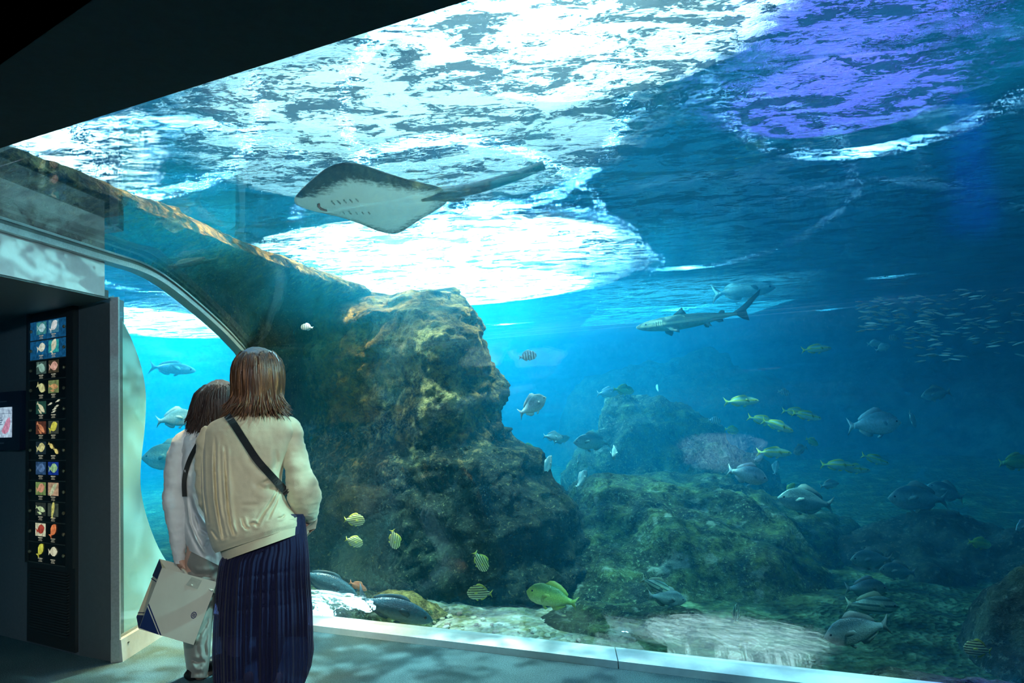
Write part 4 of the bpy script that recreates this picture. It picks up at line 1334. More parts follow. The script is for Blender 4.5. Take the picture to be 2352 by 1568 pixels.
tag(column, 'tall black backlit fish guide column in the dark alcove', 'display')
mb = MB(); slab(mb, 0.01, 0.54, 0.02, 2.05, 0.002, 0.02); slab(mb, 0.01, 0.085, 0.5, 2.05, 0.02, 0.034); slab(mb, 0.512, 0.54, 0.5, 2.05, 0.02, 0.034)
cpart('case', mb, M_case, column)
BLUE, TEAL, BLK = (0.012, 0.13, 0.3), (0.02, 0.3, 0.32), None
ROWS = [  # per slot: background, then two pictures (picture ground, fish colour, tilt, kind)
    ((0.01, 0.11, 0.27), ((0.05, 0.26, 0.28), (0.45, 0.7, 0.75), 0, 1), ((0.06, 0.24, 0.36), (0.75, 0.85, 0.85), 35, 1)),
    ((0.01, 0.11, 0.27), ((0.01, 0.12, 0.28), (0.75, 0.78, 0.6), 10, 1), ((0.03, 0.36, 0.36), (0.8, 0.75, 0.55), 60, 1)),
    (BLK, ((0.05, 0.09, 0.08), (0.3, 0.5, 0.42), -25, 1), ((0.06, 0.05, 0.03), (0.85, 0.42, 0.33), 5, 1)),
    (BLK, (BLK, (0.85, 0.75, 0.35), -25, 1), ((0.2, 0.26, 0.1), (0.65, 0.35, 0.15), -5, 2)),
    (BLK, ((0.02, 0.08, 0.06), (0.75, 0.7, 0.45), -35, 2), (BLK, (0.75, 0.75, 0.55), 15, 4)),
    (BLK, ((0.12, 0.04, 0.025), (0.8, 0.28, 0.13), -35, 2), ((0.05, 0.06, 0.05), (0.75, 0.68, 0.1), 25, 1)),
    (BLK, ((0.015, 0.03, 0.04), (0.8, 0.7, 0.3), 10, 1), (BLK, (0.85, 0.62, 0.2), -30, 3)),
    (BLK, ((0.03, 0.08, 0.18), (0.1, 0.2, 0.4), 0, 1), ((0.01, 0.04, 0.28), (0.35, 0.6, 0.3), 5, 1)),
    (BLK, ((0.2, 0.3, 0.1), (0.7, 0.33, 0.2), 15, 1), ((0.55, 0.35, 0.22), (0.6, 0.65, 0.4), 40, 2)),
    (BLK, ((0.03, 0.04, 0.035), (0.6, 0.75, 0.4), -12, 2), ((0.06, 0.08, 0.06), (0.75, 0.7, 0.2), 80, 2)),
    (BLK, ((0.75, 0.72, 0.5), (0.45, 0.06, 0.04), 15, 1), (BLK, (0.9, 0.22, 0.08), 50, 1)),
    (BLK, (BLK, (0.85, 0.78, 0.1), 50, 1), (BLK, (0.85, 0.72, 0.5), 5, 1)),
]


def flat_poly(pts, o, th=0.0015):
    """flat print standing th proud of the panel, pts in wall coordinates (s, z)"""
    n = len(pts)
    return [al(s, z, o) for s, z in pts], [tuple(range(n))]


def fish_outline(cs, cz, L, h, tilt):
    ca_, sa_ = cos(radians(tilt)), sin(radians(tilt))
    out = []
    base = [(0.5, 0.0), (0.38, 0.28), (0.18, 0.48), (-0.05, 0.45), (-0.25, 0.2), (-0.33, 0.08), (-0.5, 0.35), (-0.45, 0.0), (-0.5, -0.35), (-0.33, -0.08), (-0.25, -0.2), (-0.05, -0.42), (0.18, -0.45), (0.38, -0.26)]
    for a, b in base:
        x, z = a * L, b * h
        out.append((cs + x * ca_ - z * sa_, cz + x * sa_ + z * ca_))
    return out

panel_h = 0.1235
for i, (bg, pa, pb) in enumerate(ROWS):
    z1 = 1.992 - i * panel_h * 1.006
    z0 = z1 - panel_h + 0.006
    mb = MB(); slab(mb, 0.095, 0.508, z0, z1, 0.02, 0.026)
    pn = cpart('panel', mb, emis(bg, 0.6) if bg else M_black, column)
    mb = MB(); slab(mb, 0.095, 0.508, z0 - 0.006, z0, 0.02, 0.03)
    cpart('shelf_edge', mb, M_slot, column)
    for k, (ground, fc, tilt, kind) in enumerate((pa, pb)):
        sc_ = 0.375 if k == 0 else 0.234      # s runs towards the left of the wall
        zc_ = z1 - 0.044
        if ground:
            mb = MB(); mb.add(*flat_poly([(sc_ + 0.058, zc_ - 0.04), (sc_ + 0.058, zc_ + 0.038), (sc_ - 0.058, zc_ + 0.038), (sc_ - 0.058, zc_ - 0.04)], 0.0272))
            cpart('picture', mb, emis(ground), pn)
        mb = MB()
        rr = random.Random(i * 2 + k)
        if kind == 1: specs = [(0, 0, 0.1, 0.06)]
        elif kind == 2: specs = [(0, 0, 0.11, 0.035), (0.01, -0.025, 0.05, 0.018)]
        elif kind == 3: specs = [(0.025, 0.012, 0.065, 0.03), (-0.03, -0.02, 0.06, 0.03)]
        else: specs = [(rr.uniform(-.05, .05), -0.03 + 0.016 * q, 0.05, 0.013) for q in range(5)]
        for ds, dz, L_, h_ in specs:
            vs_, fs_2 = flat_poly(fish_outline(sc_ + ds, zc_ + dz, -L_, h_, -tilt), 0.0282)
            mb.add(vs_, fs_2)
        cpart('fish_picture', mb, emis(fc), pn)
        mb = MB()
        for q, wd_ in enumerate((0.05, 0.034, 0.042)):
            zz = z0 + 0.022 - q * 0.008
            mb.add(*flat_poly([(sc_ + wd_ / 2, zz), (sc_ + wd_ / 2, zz + (0.0055 if q == 0 else 0.003)), (sc_ - wd_ / 2, zz + (0.0055 if q == 0 else 0.003)), (sc_ - wd_ / 2, zz)], 0.0282))
        cpart('caption', mb, emis((0.5, 0.48, 0.36), 0.7), pn)
    for s_ in (0.112, 0.49):
        mb = MB(); mb.tube([al(s_, (z0 + z1) / 2, 0.025), al(s_, (z0 + z1) / 2, 0.034), al(s_, (z0 + z1) / 2, 0.038)], [0.009, 0.011, 0.006], 10)
        cpart('knob', mb, M_knob, pn, True)
for i in range(24):
    zz = 0.1 + i * 0.0155
    mb = MB()
    mb.hexa([al(0.07, zz, 0.036), al(0.49, zz, 0.036), al(0.49, zz + 0.003, 0.02), al(0.07, zz + 0.003, 0.02), al(0.07, zz + 0.009, 0.033), al(0.49, zz + 0.009, 0.033), al(0.49, zz + 0.011, 0.02), al(0.07, zz + 0.011, 0.02)])
    cpart('slat', mb, M_case, column)

# wall monitor
mon = empty('monitor', al(1.0, 1.19, 0.0))
tag(mon, 'dark wall monitor with a lit white page in the alcove', 'monitor')


def mpart(name, mb, mat, parent):
    o = mb.build(name, mat, None)
    for v in o.data.vertices: v.co = v.co - al(1.0, 1.19, 0.0)
    o.parent = parent
    return o

M_mon = plain('monitor_case', (0.012, 0.012, 0.045), 0.4, noise_amt=0.05)
mb = MB(); slab(mb, 0.575, 1.4, 1.19, 1.565, 0.002, 0.05)
case = mpart('case', mb, M_mon, mon)
scr = MB(); scr.add(*flat_poly([(1.335, 1.272), (1.335, 1.466), (0.670, 1.466), (0.670, 1.272)], 0.051))
screen = mpart('screen', scr, emis((0.5, 0.62, 0.85), 0.9), mon)
mb = MB()
mb.add(*flat_poly([(1.335, 1.424), (1.335, 1.427), (0.670, 1.427), (0.670, 1.424)], 0.0525))
for q in range(4):
    mb.add(*flat_poly([(1.235, 1.395 - q * 0.014), (1.235, 1.4 - q * 0.014), (0.795 - 0.012 * (q % 2), 1.4 - q * 0.014), (0.795 - 0.012 * (q % 2), 1.395 - q * 0.014)], 0.0525))
mpart('text_lines', mb, emis((0.2, 0.28, 0.42), 0.6), screen)
mb = MB()
bl = [(0.795, 1.315), (0.765, 1.35), (0.735, 1.385), (0.700, 1.402), (0.687, 1.38), (0.692, 1.345), (0.710, 1.31), (0.745, 1.295), (0.780, 1.298)]
mb.add(*flat_poly(bl[::-1], 0.0525))
mpart('specimen_picture', mb, emis((0.8, 0.3, 0.45), 0.8), screen)
mb = MB()
mb.add(*flat_poly([(1.135, 1.5), (1.135, 1.506), (0.735, 1.506), (0.735, 1.5)], 0.0525))
mb.add(*flat_poly([(1.035, 1.232), (1.035, 1.24), (0.765, 1.24), (0.765, 1.232)], 0.0525))
mpart('lettering', mb, plain('monitor_lettering', (0.2, 0.22, 0.32), 0.5), case)
# ------------------------------------------------------------------ people
def pd_(x, y, d): return at(x, y, d)


class Loft:
    """closed tube described by rows (y px, left px, right px, half depth m, depth centre m)"""
    def __init__(self, rows, n=96, rows_n=110, power=2.3, fold=None, tilt=None):
        self.rows = rows
        self.y0, self.y1 = rows[0][0], rows[-1][0]
        self.n, self.m, self.p, self.fold, self.tilt = n, rows_n, power, fold, tilt

    def row(self, y):
        r = self.rows
        ys = [q[0] for q in r]
        k = 0
        while k < len(r) - 2 and y > ys[k + 1]: k += 1
        t = (y - ys[k]) / (ys[k + 1] - ys[k])
        p0, p1, p2, p3 = r[max(k - 1, 0)], r[k], r[k + 1], r[min(k + 2, len(r) - 1)]
        out = []
        for c in range(1, 5):
            out.append(0.5 * ((2 * p1[c]) + (p2[c] - p0[c]) * t + (2 * p0[c] - 5 * p1[c] + 4 * p2[c] - p3[c]) * t * t + (3 * p1[c] - p0[c] - 3 * p2[c] + p3[c]) * t ** 3))
        return out

    def px(self, y, th):
        xl, xr, hd, dc = self.row(y)
        c, s = cos(th), sin(th)
        e = 2 / self.p
        x = (xl + xr) / 2 + (xr - xl) / 2 * math.copysign(abs(c) ** e, c)
        d = dc + hd * math.copysign(abs(s) ** e, s)
        yy = y + (self.tilt(x, y) if self.tilt else 0)
        return x, yy, d

    def mesh(self, name, mat, cap=(True, True)):
        vs = []
        for i in range(self.m):
            y = lerp(self.y0, self.y1, i / (self.m - 1))
            for k in range(self.n):
                th = 2 * pi * k / self.n
                x, yy, d = self.px(y, th)
                if self.fold:
                    dx, dy, dd = self.fold(x, yy, th)
                    x, yy, d = x + dx, yy + dy, d + dd
                vs.append(at(x, yy, d))
        fs = grid_faces(self.m, self.n, True)
        if cap[0]: fs.append(tuple(range(self.n - 1, -1, -1)))
        if cap[1]: fs.append(tuple((self.m - 1) * self.n + k for k in range(self.n)))
        me = mesh_of(name, vs, fs, mat)
        bm = bmesh.new(); bm.from_mesh(me); bmesh.ops.recalc_face_normals(bm, faces=bm.faces); bm.to_mesh(me); bm.free()
        return me


def seg_dist(px, py, poly):
    """distance to a polyline and the fraction along it"""
    best = (1e9, 0)
    for i in range(len(poly) - 1):
        ax, ay = poly[i]; bx, by = poly[i + 1]
        dx, dy = bx - ax, by - ay
        t = max(0, min(1, ((px - ax) * dx + (py - ay) * dy) / (dx * dx + dy * dy)))
        d = sqrt((px - ax - t * dx) ** 2 + (py - ay - t * dy) ** 2)
        if d < best[0]: best = (d, (i + t) / (len(poly) - 1))
    return best


def folder(folds, noise_amp=0.006, seed=0, side=-1):
    """folds: (polyline, width px, depth m); pushes the near side in (+) or out (-)"""
    bx = []
    for poly, w, a in folds:
        xs = [p[0] for p in poly]; ys = [p[1] for p in poly]
        bx.append((min(xs) - 4 * w, max(xs) + 4 * w, min(ys) - 4 * w, max(ys) + 4 * w))

    def f(x, y, th):
        dd = noise_amp * fbm((x * 0.02, y * 0.012, seed), 1.0, 4)
        if sin(th) < 0.2:
            for (poly, w, a), (x0, x1, y0, y1) in zip(folds, bx):
                if x0 < x < x1 and y0 < y < y1:
                    q, t = seg_dist(x, y, poly)
                    e = min(1, t * 4, (1 - t) * 6 + 0.35)
                    dd += a * e * exp(-(q / w) ** 2) - a * 0.45 * e * exp(-((q - 2.2 * w) / (1.3 * w)) ** 2)
        return 0, 0, dd
    return f


def fabric(name, c, rough=0.8, weave=600.0, bump=0.3, sheen=0.2, stripes=None, alpha=None, mottled=0.08):
    t = NT(name)
    tc = t.n('ShaderNodeTexCoord')
    n1 = t.n('ShaderNodeTexNoise', i_Vector=tc.outputs['Object'], i_Scale=14.0, i_Detail=4.0)
    n2 = t.n('ShaderNodeTexNoise', i_Vector=tc.outputs['Object'], i_Scale=weave, i_Detail=2.0)
    cr = t.ramp(n1.outputs[0], [(0.3, tuple(x * (1 - mottled) for x in c)), (0.7, tuple(min(1, x * (1 + mottled)) for x in c))])
    bp = t.n('ShaderNodeBump', i_Strength=bump, i_Distance=0.002, i_Height=n2.outputs[0])
    p = t.n('ShaderNodeBsdfPrincipled', i_Base_Color=cr, i_Roughness=rough, i_Normal=bp)
    p.inputs['Sheen Weight'].default_value = sheen
    p.inputs['Specular IOR Level'].default_value = 0.2
    if alpha is not None:
        tr = t.n('ShaderNodeBsdfTransparent', i_Color=(*alpha[1], 1))
        mx = t.n('ShaderNodeMixShader', i_0=alpha[0], i_1=p, i_2=tr)
        return t.done(mx)
    return t.done(p)


def hair_mat(name, dark, mid, light):
    t = NT(name)
    tc = t.n('ShaderNodeTexCoord')
    mp = t.n('ShaderNodeMapping', i_Vector=tc.outputs['Object'])
    mp.inputs['Scale'].default_value = (70, 70, 4)
    n1 = t.n('ShaderNodeTexNoise', i_Vector=mp, i_Scale=1.0, i_Detail=5.0, i_Roughness=0.7)
    c = t.ramp(n1.outputs[0], [(0.32, dark), (0.52, mid), (0.7, light)])
    bp = t.n('ShaderNodeBump', i_Strength=0.7, i_Distance=0.01, i_Height=n1.outputs[0])
    p = t.n('ShaderNodeBsdfPrincipled', i_Base_Color=c, i_Roughness=0.36, i_Normal=bp)
    p.inputs['Specular IOR Level'].default_value = 0.7
    return t.done(p)

M_skin = plain('skin', (0.62, 0.4, 0.3), 0.5, noise_amt=0.04, nscale=20, bump=0.05)
M_hair_b = hair_mat('chestnut_hair', (0.03, 0.013, 0.007), (0.13, 0.052, 0.019), (0.42, 0.19, 0.07))
M_hair_a = hair_mat('dark_brown_hair', (0.012, 0.006, 0.005), (0.035, 0.015, 0.01), (0.1, 0.045, 0.028))
M_knit = fabric('cream_knit', (0.64, 0.59, 0.4), 0.85, 420, 0.5, 0.3)
M_sleeve = M_knit
M_navy_sheer = fabric('sheer_navy_fabric', (0.012, 0.016, 0.062), 0.6, 500, 0.3, 0.12, alpha=(0.36, (0.3, 0.34, 0.6)))
M_slip = fabric('navy_slip', (0.006, 0.008, 0.022), 0.7)
M_strap = fabric('black_strap', (0.008, 0.012, 0.014), 0.6)
M_blouse = fabric('white_blouse', (0.72, 0.76, 0.76), 0.7, 500, 0.2, 0.2)
M_blouse_thin = fabric('thin_white_blouse', (0.72, 0.76, 0.78), 0.7, 500, 0.2, 0.2, alpha=(0.35, (0.75, 0.8, 0.85)))
M_pants = fabric('grey_satin_trousers', (0.3, 0.31, 0.28), 0.42, 500, 0.15, 0.2)
M_shoe = plain('black_shoe', (0.008, 0.008, 0.01), 0.45, noise_amt=0.05)


def skin_body(name, nodes, edges, root_i, mat, parent=None, sub=2):
    me = D.meshes.new(name)
    me.from_pydata([tuple(n[0]) for n in nodes], edges, [])
    o = D.objects.new(name, me)
    COL.objects.link(o)
    md = o.modifiers.new('skin', 'SKIN')
    md.use_smooth_shade = True
    for i, n in enumerate(nodes):
        sv = me.skin_vertices[0].data[i]
        r = n[1]
        sv.radius = r if isinstance(r, tuple) else (r, r)
        sv.use_root = (i == root_i)
    s = o.modifiers.new('sub', 'SUBSURF'); s.levels = sub; s.render_levels = sub
    dg = bpy.context.evaluated_depsgraph_get()
    dg.update()
    me2 = D.meshes.new_from_object(o.evaluated_get(dg))
    D.objects.remove(o)
    me2.name = name
    me2.materials.clear(); me2.materials.append(mat)
    me2.polygons.foreach_set('use_smooth', [True] * len(me2.polygons))
    o = D.objects.new(name, me2)
    COL.objects.link(o)
    if parent: o.parent = parent
    return o


def person_nodes(J):
    """J: joints in world space -> skin nodes and edges, fingers rooted in the palms"""
    nodes, edges, ix = [], [], {}

    def add(k, p, r, par=None):
        ix[k] = len(nodes)
        nodes.append((Vector(p), r))
        if par: edges.append((ix[par], ix[k]))
    add('pelvis', J['pelvis'], (0.125, 0.09))
    add('waist', J['waist'], (0.1, 0.075), 'pelvis')
    add('chest', J['chest'], (0.105, 0.08), 'waist')
    add('upper', J['upper'], (0.09, 0.07), 'chest')
    add('neck', J['neck'], (0.052, 0.052), 'upper')
    add('jaw', J['neck'].lerp(J['head'], 0.45), (0.062, 0.066), 'neck')
    add('head', J['head'], (0.076, 0.09), 'jaw')
    add('crown', J['head'] + Vector((0, 0, 0.07)), (0.068, 0.08), 'head')
    f = J['face']
    up = Vector((0, 0, 1))
    sd = f.cross(up).normalized()
    add('nose', J['head'] + f * 0.1 - up * 0.015, 0.014, 'head')
    for s, k in ((1, 'l'), (-1, 'r')):
        add('ear' + k, J['head'] + sd * 0.083 * s - up * 0.01, (0.022, 0.012), 'head')
    for k in 'lr':
        add('sh' + k, J['sh' + k].lerp(J['upper'], 0.18) - Vector((0, 0, 0.02)), 0.045, 'upper')
        add('ua' + k, J['sh' + k].lerp(J['el' + k], 0.4), 0.04, 'sh' + k)
        add('el' + k, J['el' + k], 0.04, 'ua' + k)
        add('fa' + k, J['el' + k].lerp(J['wr' + k], 0.35), 0.04, 'el' + k)
        add('wr' + k, J['wr' + k], 0.027, 'fa' + k)
        h = (J['ha' + k] - J['wr' + k]).normalized()
        pn_ = J['pn' + k].normalized()
        sp_ = h.cross(pn_).normalized()
        pc = J['wr' + k] + h * 0.05
        add('pm' + k, pc, (0.036, 0.016), 'wr' + k)
        curl = J.get('curl', 0.5)
        for q, (off_, L_) in enumerate(((-0.03, 0.075), (-0.01, 0.085), (0.01, 0.08), (0.03, 0.062))):
            b0 = pc + h * 0.04 + sp_ * off_
            add('f%d0' % q + k, b0, 0.0095, 'pm' + k)
            d1 = (h + pn_ * curl * 0.5).normalized(); d2 = (h * (1 - curl) + pn_ * (0.3 + curl)).normalized()
            b1 = b0 + d1 * L_ * 0.45
            b2 = b1 + (d1 + d2).normalized() * L_ * 0.3
            b3 = b2 + d2 * L_ * 0.25
            add('f%d1' % q + k, b1, 0.0088, 'f%d0' % q + k)
            add('f%d2' % q + k, b2, 0.008, 'f%d1' % q + k)
            add('f%d3' % q + k, b3, 0.0065, 'f%d2' % q + k)
        t0 = J['wr' + k] + h * 0.03 - sp_ * 0.03
        t1 = t0 + (h * 0.6 - sp_ * 0.5 + pn_ * 0.5).normalized() * 0.035
        t2 = t1 + (h * 0.8 + pn_ * 0.5).normalized() * 0.03
        add('t0' + k, t0, 0.012, 'wr' + k); add('t1' + k, t1, 0.0105, 't0' + k); add('t2' + k, t2, 0.008, 't1' + k)
        add('hip' + k, J['hip' + k], 0.08, 'pelvis')
        add('th' + k, J['hip' + k].lerp(J['kn' + k], 0.45), 0.075, 'hip' + k)
        add('kn' + k, J['kn' + k], 0.052, 'th' + k)
        add('ca' + k, J['kn' + k].lerp(J['an' + k], 0.3) + Vector((0, -0.012, 0)), 0.054, 'kn' + k)
        add('sn' + k, J['kn' + k].lerp(J['an' + k], 0.75), 0.036, 'ca' + k)
        add('an' + k, J['an' + k], 0.032, 'sn' + k)
        add('fo' + k, J['an' + k] + f * 0.07 - up * 0.035, (0.035, 0.026), 'an' + k)
        add('to' + k, J['an' + k] + f * 0.16 - up * 0.055, (0.036, 0.016), 'fo' + k)
    return nodes, edges, ix


def face_parts(J, root):
    f = J['face']; up = Vector((0, 0, 1)); sd = f.cross(up).normalized()
    for s in (1, -1):
        mb = MB()
        bm = bmesh.new(); bmesh.ops.create_icosphere(bm, subdivisions=2, radius=0.011)
        bm.verts.index_update()
        mb.add([v.co + J['head'] + f * 0.085 + sd * 0.032 * s + up * 0.01 for v in bm.verts], [[v.index for v in fc.verts] for fc in bm.faces]); bm.free()
        mb.build('eye', M_eye, root, True)
    mb = MB()
    c = J['head'] + f * 0.084 - up * 0.055
    mb.tube([c - sd * 0.022, c + f * 0.005, c + sd * 0.022], [0.003, 0.006, 0.003], 8)
    mb.build('mouth', plain('lips', (0.5, 0.2, 0.18), 0.4), root, True)


def hair(name, loft, mat, parent, ends, strands, seed):
    """smooth cap of hair plus many separate locks that hang from it and flick out"""
    me = loft.mesh(name, mat, (True, True))
    vs = [v.co.copy() for v in me.vertices]
    fs = [tuple(p.vertices) for p in me.polygons]
    r = random.Random(seed)
    mb = MB(); mb.v, mb.f = vs, fs
    for _ in range(strands):
        th = r.uniform(0, 2 * pi)
        y0 = r.uniform(*ends[0]); y1 = r.uniform(*ends[1])
        pts, rad = [], []
        wob = r.uniform(-0.05, 0.05)
        fl = ends[2] * r.uniform(-0.1, 1.5)
        rk = r.uniform(0.004, 0.0085)
        n_ = 9
        for i in range(n_):
            t = i / (n_ - 1)
            y = lerp(y0, y1, t)
            yc = min(y, loft.y1 - 13)
            x, yy, d = loft.px(yc, th + wob * t)
            xl, xr, hd, dc = loft.row(yc)
            k = 0.99 + 0.03 * min(1, t * 2) + fl * max(0, t - 0.6) ** 2 * 2.4
            xm = (xl + xr) / 2
            pts.append(at(xm + (x - xm) * k + 2 * sin(t * 5 + th * 9), y, dc + (d - dc) * k))
            rad.append(rk * (1 - t ** 2.2) + 0.0006)
        mb.tube(pts, rad, 5, cap=False)
    D.meshes.remove(me)
    return build(name, mb.v, mb.f, mat, parent)

# ---------------------------------------------------------------- woman in the cream sweater and navy skirt
DB = 3.05
wb_root = empty('person', onz(603, 1602, 0))


def into(o, root):
    """keep the geometry where it is, measured from the root"""
    loc = root.location
    o.data.transform(Matrix.Translation(-loc))
    o.parent = root
    return o

FW = Vector((0.1, 0.98, 0.05)).normalized()


def XY(x, y, d): return at(x, y, d)
J = dict(face=FW, head=XY(592, 868, DB + 0.02), neck=XY(594, 948, DB + 0.02), upper=XY(590, 985, DB), chest=XY(575, 1060, DB), waist=XY(585, 1150, DB), pelvis=XY(605, 1225, DB),
         shl=XY(497, 985, DB), shr=XY(660, 975, DB), ell=XY(476, 1120, DB + 0.02), elr=XY(700, 1120, DB - 0.02), wrl=XY(520, 1200, DB + 0.22), wrr=XY(716, 1186, DB + 0.1),
         hal=XY(560, 1215, DB + 0.3), har=XY(712, 1222, DB + 0.16), pnl=Vector((0.7, 0.3, 0.3)), pnr=Vector((-0.8, 0.4, 0.1)),
         hipl=XY(565, 1245, DB), hipr=XY(648, 1240, DB), knl=XY(545, 1420, DB), knr=XY(624, 1415, DB + 0.03), anl=XY(538, 1566, DB - 0.03), anr=XY(612, 1566, DB + 0.05))
J['curl'] = 0.7
nodes, edges, ix = person_nodes(J)
body = into(skin_body('body', nodes, edges, ix['pelvis'], M_skin), wb_root)
_fr = empty('tmp'); face_parts(J, _fr)
for o in list(_fr.children): into(o, wb_root)
D.objects.remove(_fr)
SW = Loft([
    (944, 556, 640, 0.06, DB + 0.02), (950, 528, 650, 0.085, DB + 0.01), (958, 508, 664, 0.10, DB), (970, 484, 672, 0.115, DB), (990, 468, 678, 0.125, DB), (1025, 463, 672, 0.135, DB),
    (1060, 461, 656, 0.14, DB), (1100, 462, 648, 0.15, DB), (1140, 466, 650, 0.158, DB), (1180, 473, 663, 0.165, DB), (1210, 482, 678, 0.168, DB), (1228, 488, 688, 0.166, DB), (1240, 494, 690, 0.155, DB)],
    n=200, rows_n=200, power=2.2,
    fold=folder([
        ([(494, 1000), (494, 1080), (498, 1150), (506, 1200), (513, 1236)], 2.8, 0.0338),
        ([(517, 1020), (520, 1100), (524, 1160), (530, 1205), (538, 1226)], 2.8, 0.0375),
        ([(467, 1000), (466, 1060), (468, 1130), (478, 1200)], 2.4, 0.0150),
        ([(508, 1180), (514, 1215), (518, 1234)], 2.2, 0.0150),
        ([(645, 1110), (625, 1150), (604, 1180), (590, 1208)], 2.6, 0.0150),
        ([(648, 1112), (634, 1155), (616, 1192)], 2.2, 0.0110),
        ([(640, 1101), (620, 1102), (606, 1108)], 3.5, 0.0100),
        ([(646, 1120), (608, 1124), (590, 1112)], 7, 0.0110),
        ([(556, 1186), (560, 1205), (568, 1214)], 2.6, 0.0175),
        ([(575, 1205), (582, 1200), (592, 1206)], 2.4, 0.0125),
        ([(655, 1180), (648, 1188), (640, 1190)], 2, 0.0100),
        ([(568, 1030), (574, 1060), (600, 1085)], 6, 0.0060),
        ([(632, 1030), (636, 1060), (630, 1078)], 5, 0.0075),
        ([(553, 1160), (590, 1158)], 4, 0.0050),
        ([(484, 1215), (500, 1238)], 2.5, 0.0125),
    ], 0.006, 2),
    tilt=lambda x, y: -(x - 585) * 0.33 * max(0, min(1, (y - 1060) / 150)) + (x - 585) ** 2 * 0.0007 * max(0, min(1, (960 - y) / 12 + 0.2)) * (1 if y < 990 else 0) * 0.4)
sweater = into(obj('sweater', SW.mesh('sweater', M_knit, (True, False))), wb_root)
HEM = Loft([(1222, 497, 690, 0.152, DB), (1232, 504, 690, 0.15, DB), (1262, 512, 690, 0.15, DB)], n=160, rows_n=16, power=2.2,
           tilt=lambda x, y: -(x - 585) * 0.36)
hem = into(obj('ribbed_hem', HEM.mesh('ribbed_hem', M_knit, (False, False))), wb_root)
COLR = Loft([(938, 566, 625, 0.062, DB + 0.02), (946, 556, 634, 0.068, DB + 0.02), (954, 546, 642, 0.075, DB + 0.015)], n=60, rows_n=8)
into(obj('neckband', COLR.mesh('neckband', M_knit, (False, False))), wb_root)


def arm_tube(pts, n=40, m=70, wr=0.004, seed=0, folds=None):
    """pts: (x px, y px, depth, radius px) centre line; returns verts, faces"""
    P_ = smoothpts([Vector((p[0], p[1], p[2] * 100)) for p in pts], m)
    Rr = [p.x for p in smoothpts([Vector((p[3], 0, 0)) for p in pts], m)]
    W = [at(p.x, p.y, p.z / 100) for p in P_]
    vs = []
    up = _F.copy()
    for i, w_ in enumerate(W):
        t = (W[min(i + 1, m - 1)] - W[max(i - 1, 0)]).normalized()
        a = t.cross(up).normalized(); b = a.cross(t).normalized()
        r = Rr[i] * P_[i].z / 100 / FPX
        for k in range(n):
            th = 2 * pi * k / n
            q = w_ + (a * cos(th) + b * sin(th)) * r
            d = wr * fbm(q + Vector((seed, 0, 0)), 16, 4) + wr * 0.8 * fbm(Vector((q.x, q.y, q.z * 3)) + Vector((seed, 5, 0)), 9, 3)
            vs.append(q + (a * cos(th) + b * sin(th)) * d)
    fs = grid_faces(m, n, True)
    fs.append(tuple(range(n - 1, -1, -1))); fs.append(tuple((m - 1) * n + k for k in range(n)))
    return vs, fs


def arm(name, pts, mat, root, **kw):
    vs, fs = arm_tube(pts, **kw)
    o = build(name, vs, fs, mat)
    bm = bmesh.new(); bm.from_mesh(o.data); bmesh.ops.recalc_face_normals(bm, faces=bm.faces); bm.to_mesh(o.data); bm.free()
    return into(o, root)

arm('sleeve', [(652, 966, DB, 18), (664, 985, DB, 26), (674, 1030, DB - 0.01, 27), (684, 1080, DB - 0.02, 29), (697, 1125, DB - 0.01, 35), (702, 1155, DB + 0.02, 33), (711, 1180, DB + 0.07, 19), (713, 1190, DB + 0.085, 15)], M_knit, wb_root, wr=0.005, seed=3, n=64, m=120)
arm('sleeve', [(490, 985, DB, 20), (480, 1010, DB, 24), (476, 1060, DB + 0.02, 25), (477, 1110, DB + 0.04, 25), (490, 1160, DB + 0.12, 25), (515, 1196, DB + 0.2, 17)], M_knit, wb_root, wr=0.005, seed=8)
# bag strap across the back, following the sweater
def on_back(x, y, lift=0.006):
    """depth of the sweater's near surface at a pixel"""
    best = None
    for i in range(0, 60):
        yy = lerp(SW.y0, SW.y1, i / 59)
        xl, xr, hd, dc = SW.row(yy)
        u_ = (x - (xl + xr) / 2) / ((xr - xl) / 2)
        if abs(u_) >= 0.995: continue
        ty = yy + SW.tilt(x, yy)
        d = dc - hd * (1 - abs(u_) ** SW.p) ** (1 / SW.p)
        if best is None or abs(ty - y) < best[0]: best = (abs(ty - y), d)
    return best[1] - lift if best else DB


def strap(name, pts, wpx, mat, root, depth_fn, th=0.004):
    c = smoothpts([Vector((a, b, 0)) for a, b in pts], 40)
    vs = []
    for i, p in enumerate(c):
        t = (c[min(i + 1, 39)] - c[max(i - 1, 0)]).normalized()
        nn = Vector((-t.y, t.x, 0)) * wpx / 2
        for q, e in ((p + nn, 0), (p - nn, 0), (p - nn, th), (p + nn, th)):
            vs.append(at(q.x, q.y, depth_fn(q.x, q.y) + e))
    o = build(name, vs, grid_faces(40, 4, True) + [(0, 1, 2, 3), (159, 158, 157, 156)], mat, None, False)
    bm = bmesh.new(); bm.from_mesh(o.data); bmesh.ops.recalc_face_normals(bm, faces=bm.faces); bm.to_mesh(o.data); bm.free()
    return into(o, root)

strap('bag_strap', [(521, 953), (535, 971), (560, 1010), (590, 1055), (620, 1089), (650, 1121), (660, 1134)], 17, M_strap, wb_root, lambda x, y: on_back(x, y, 0.022))
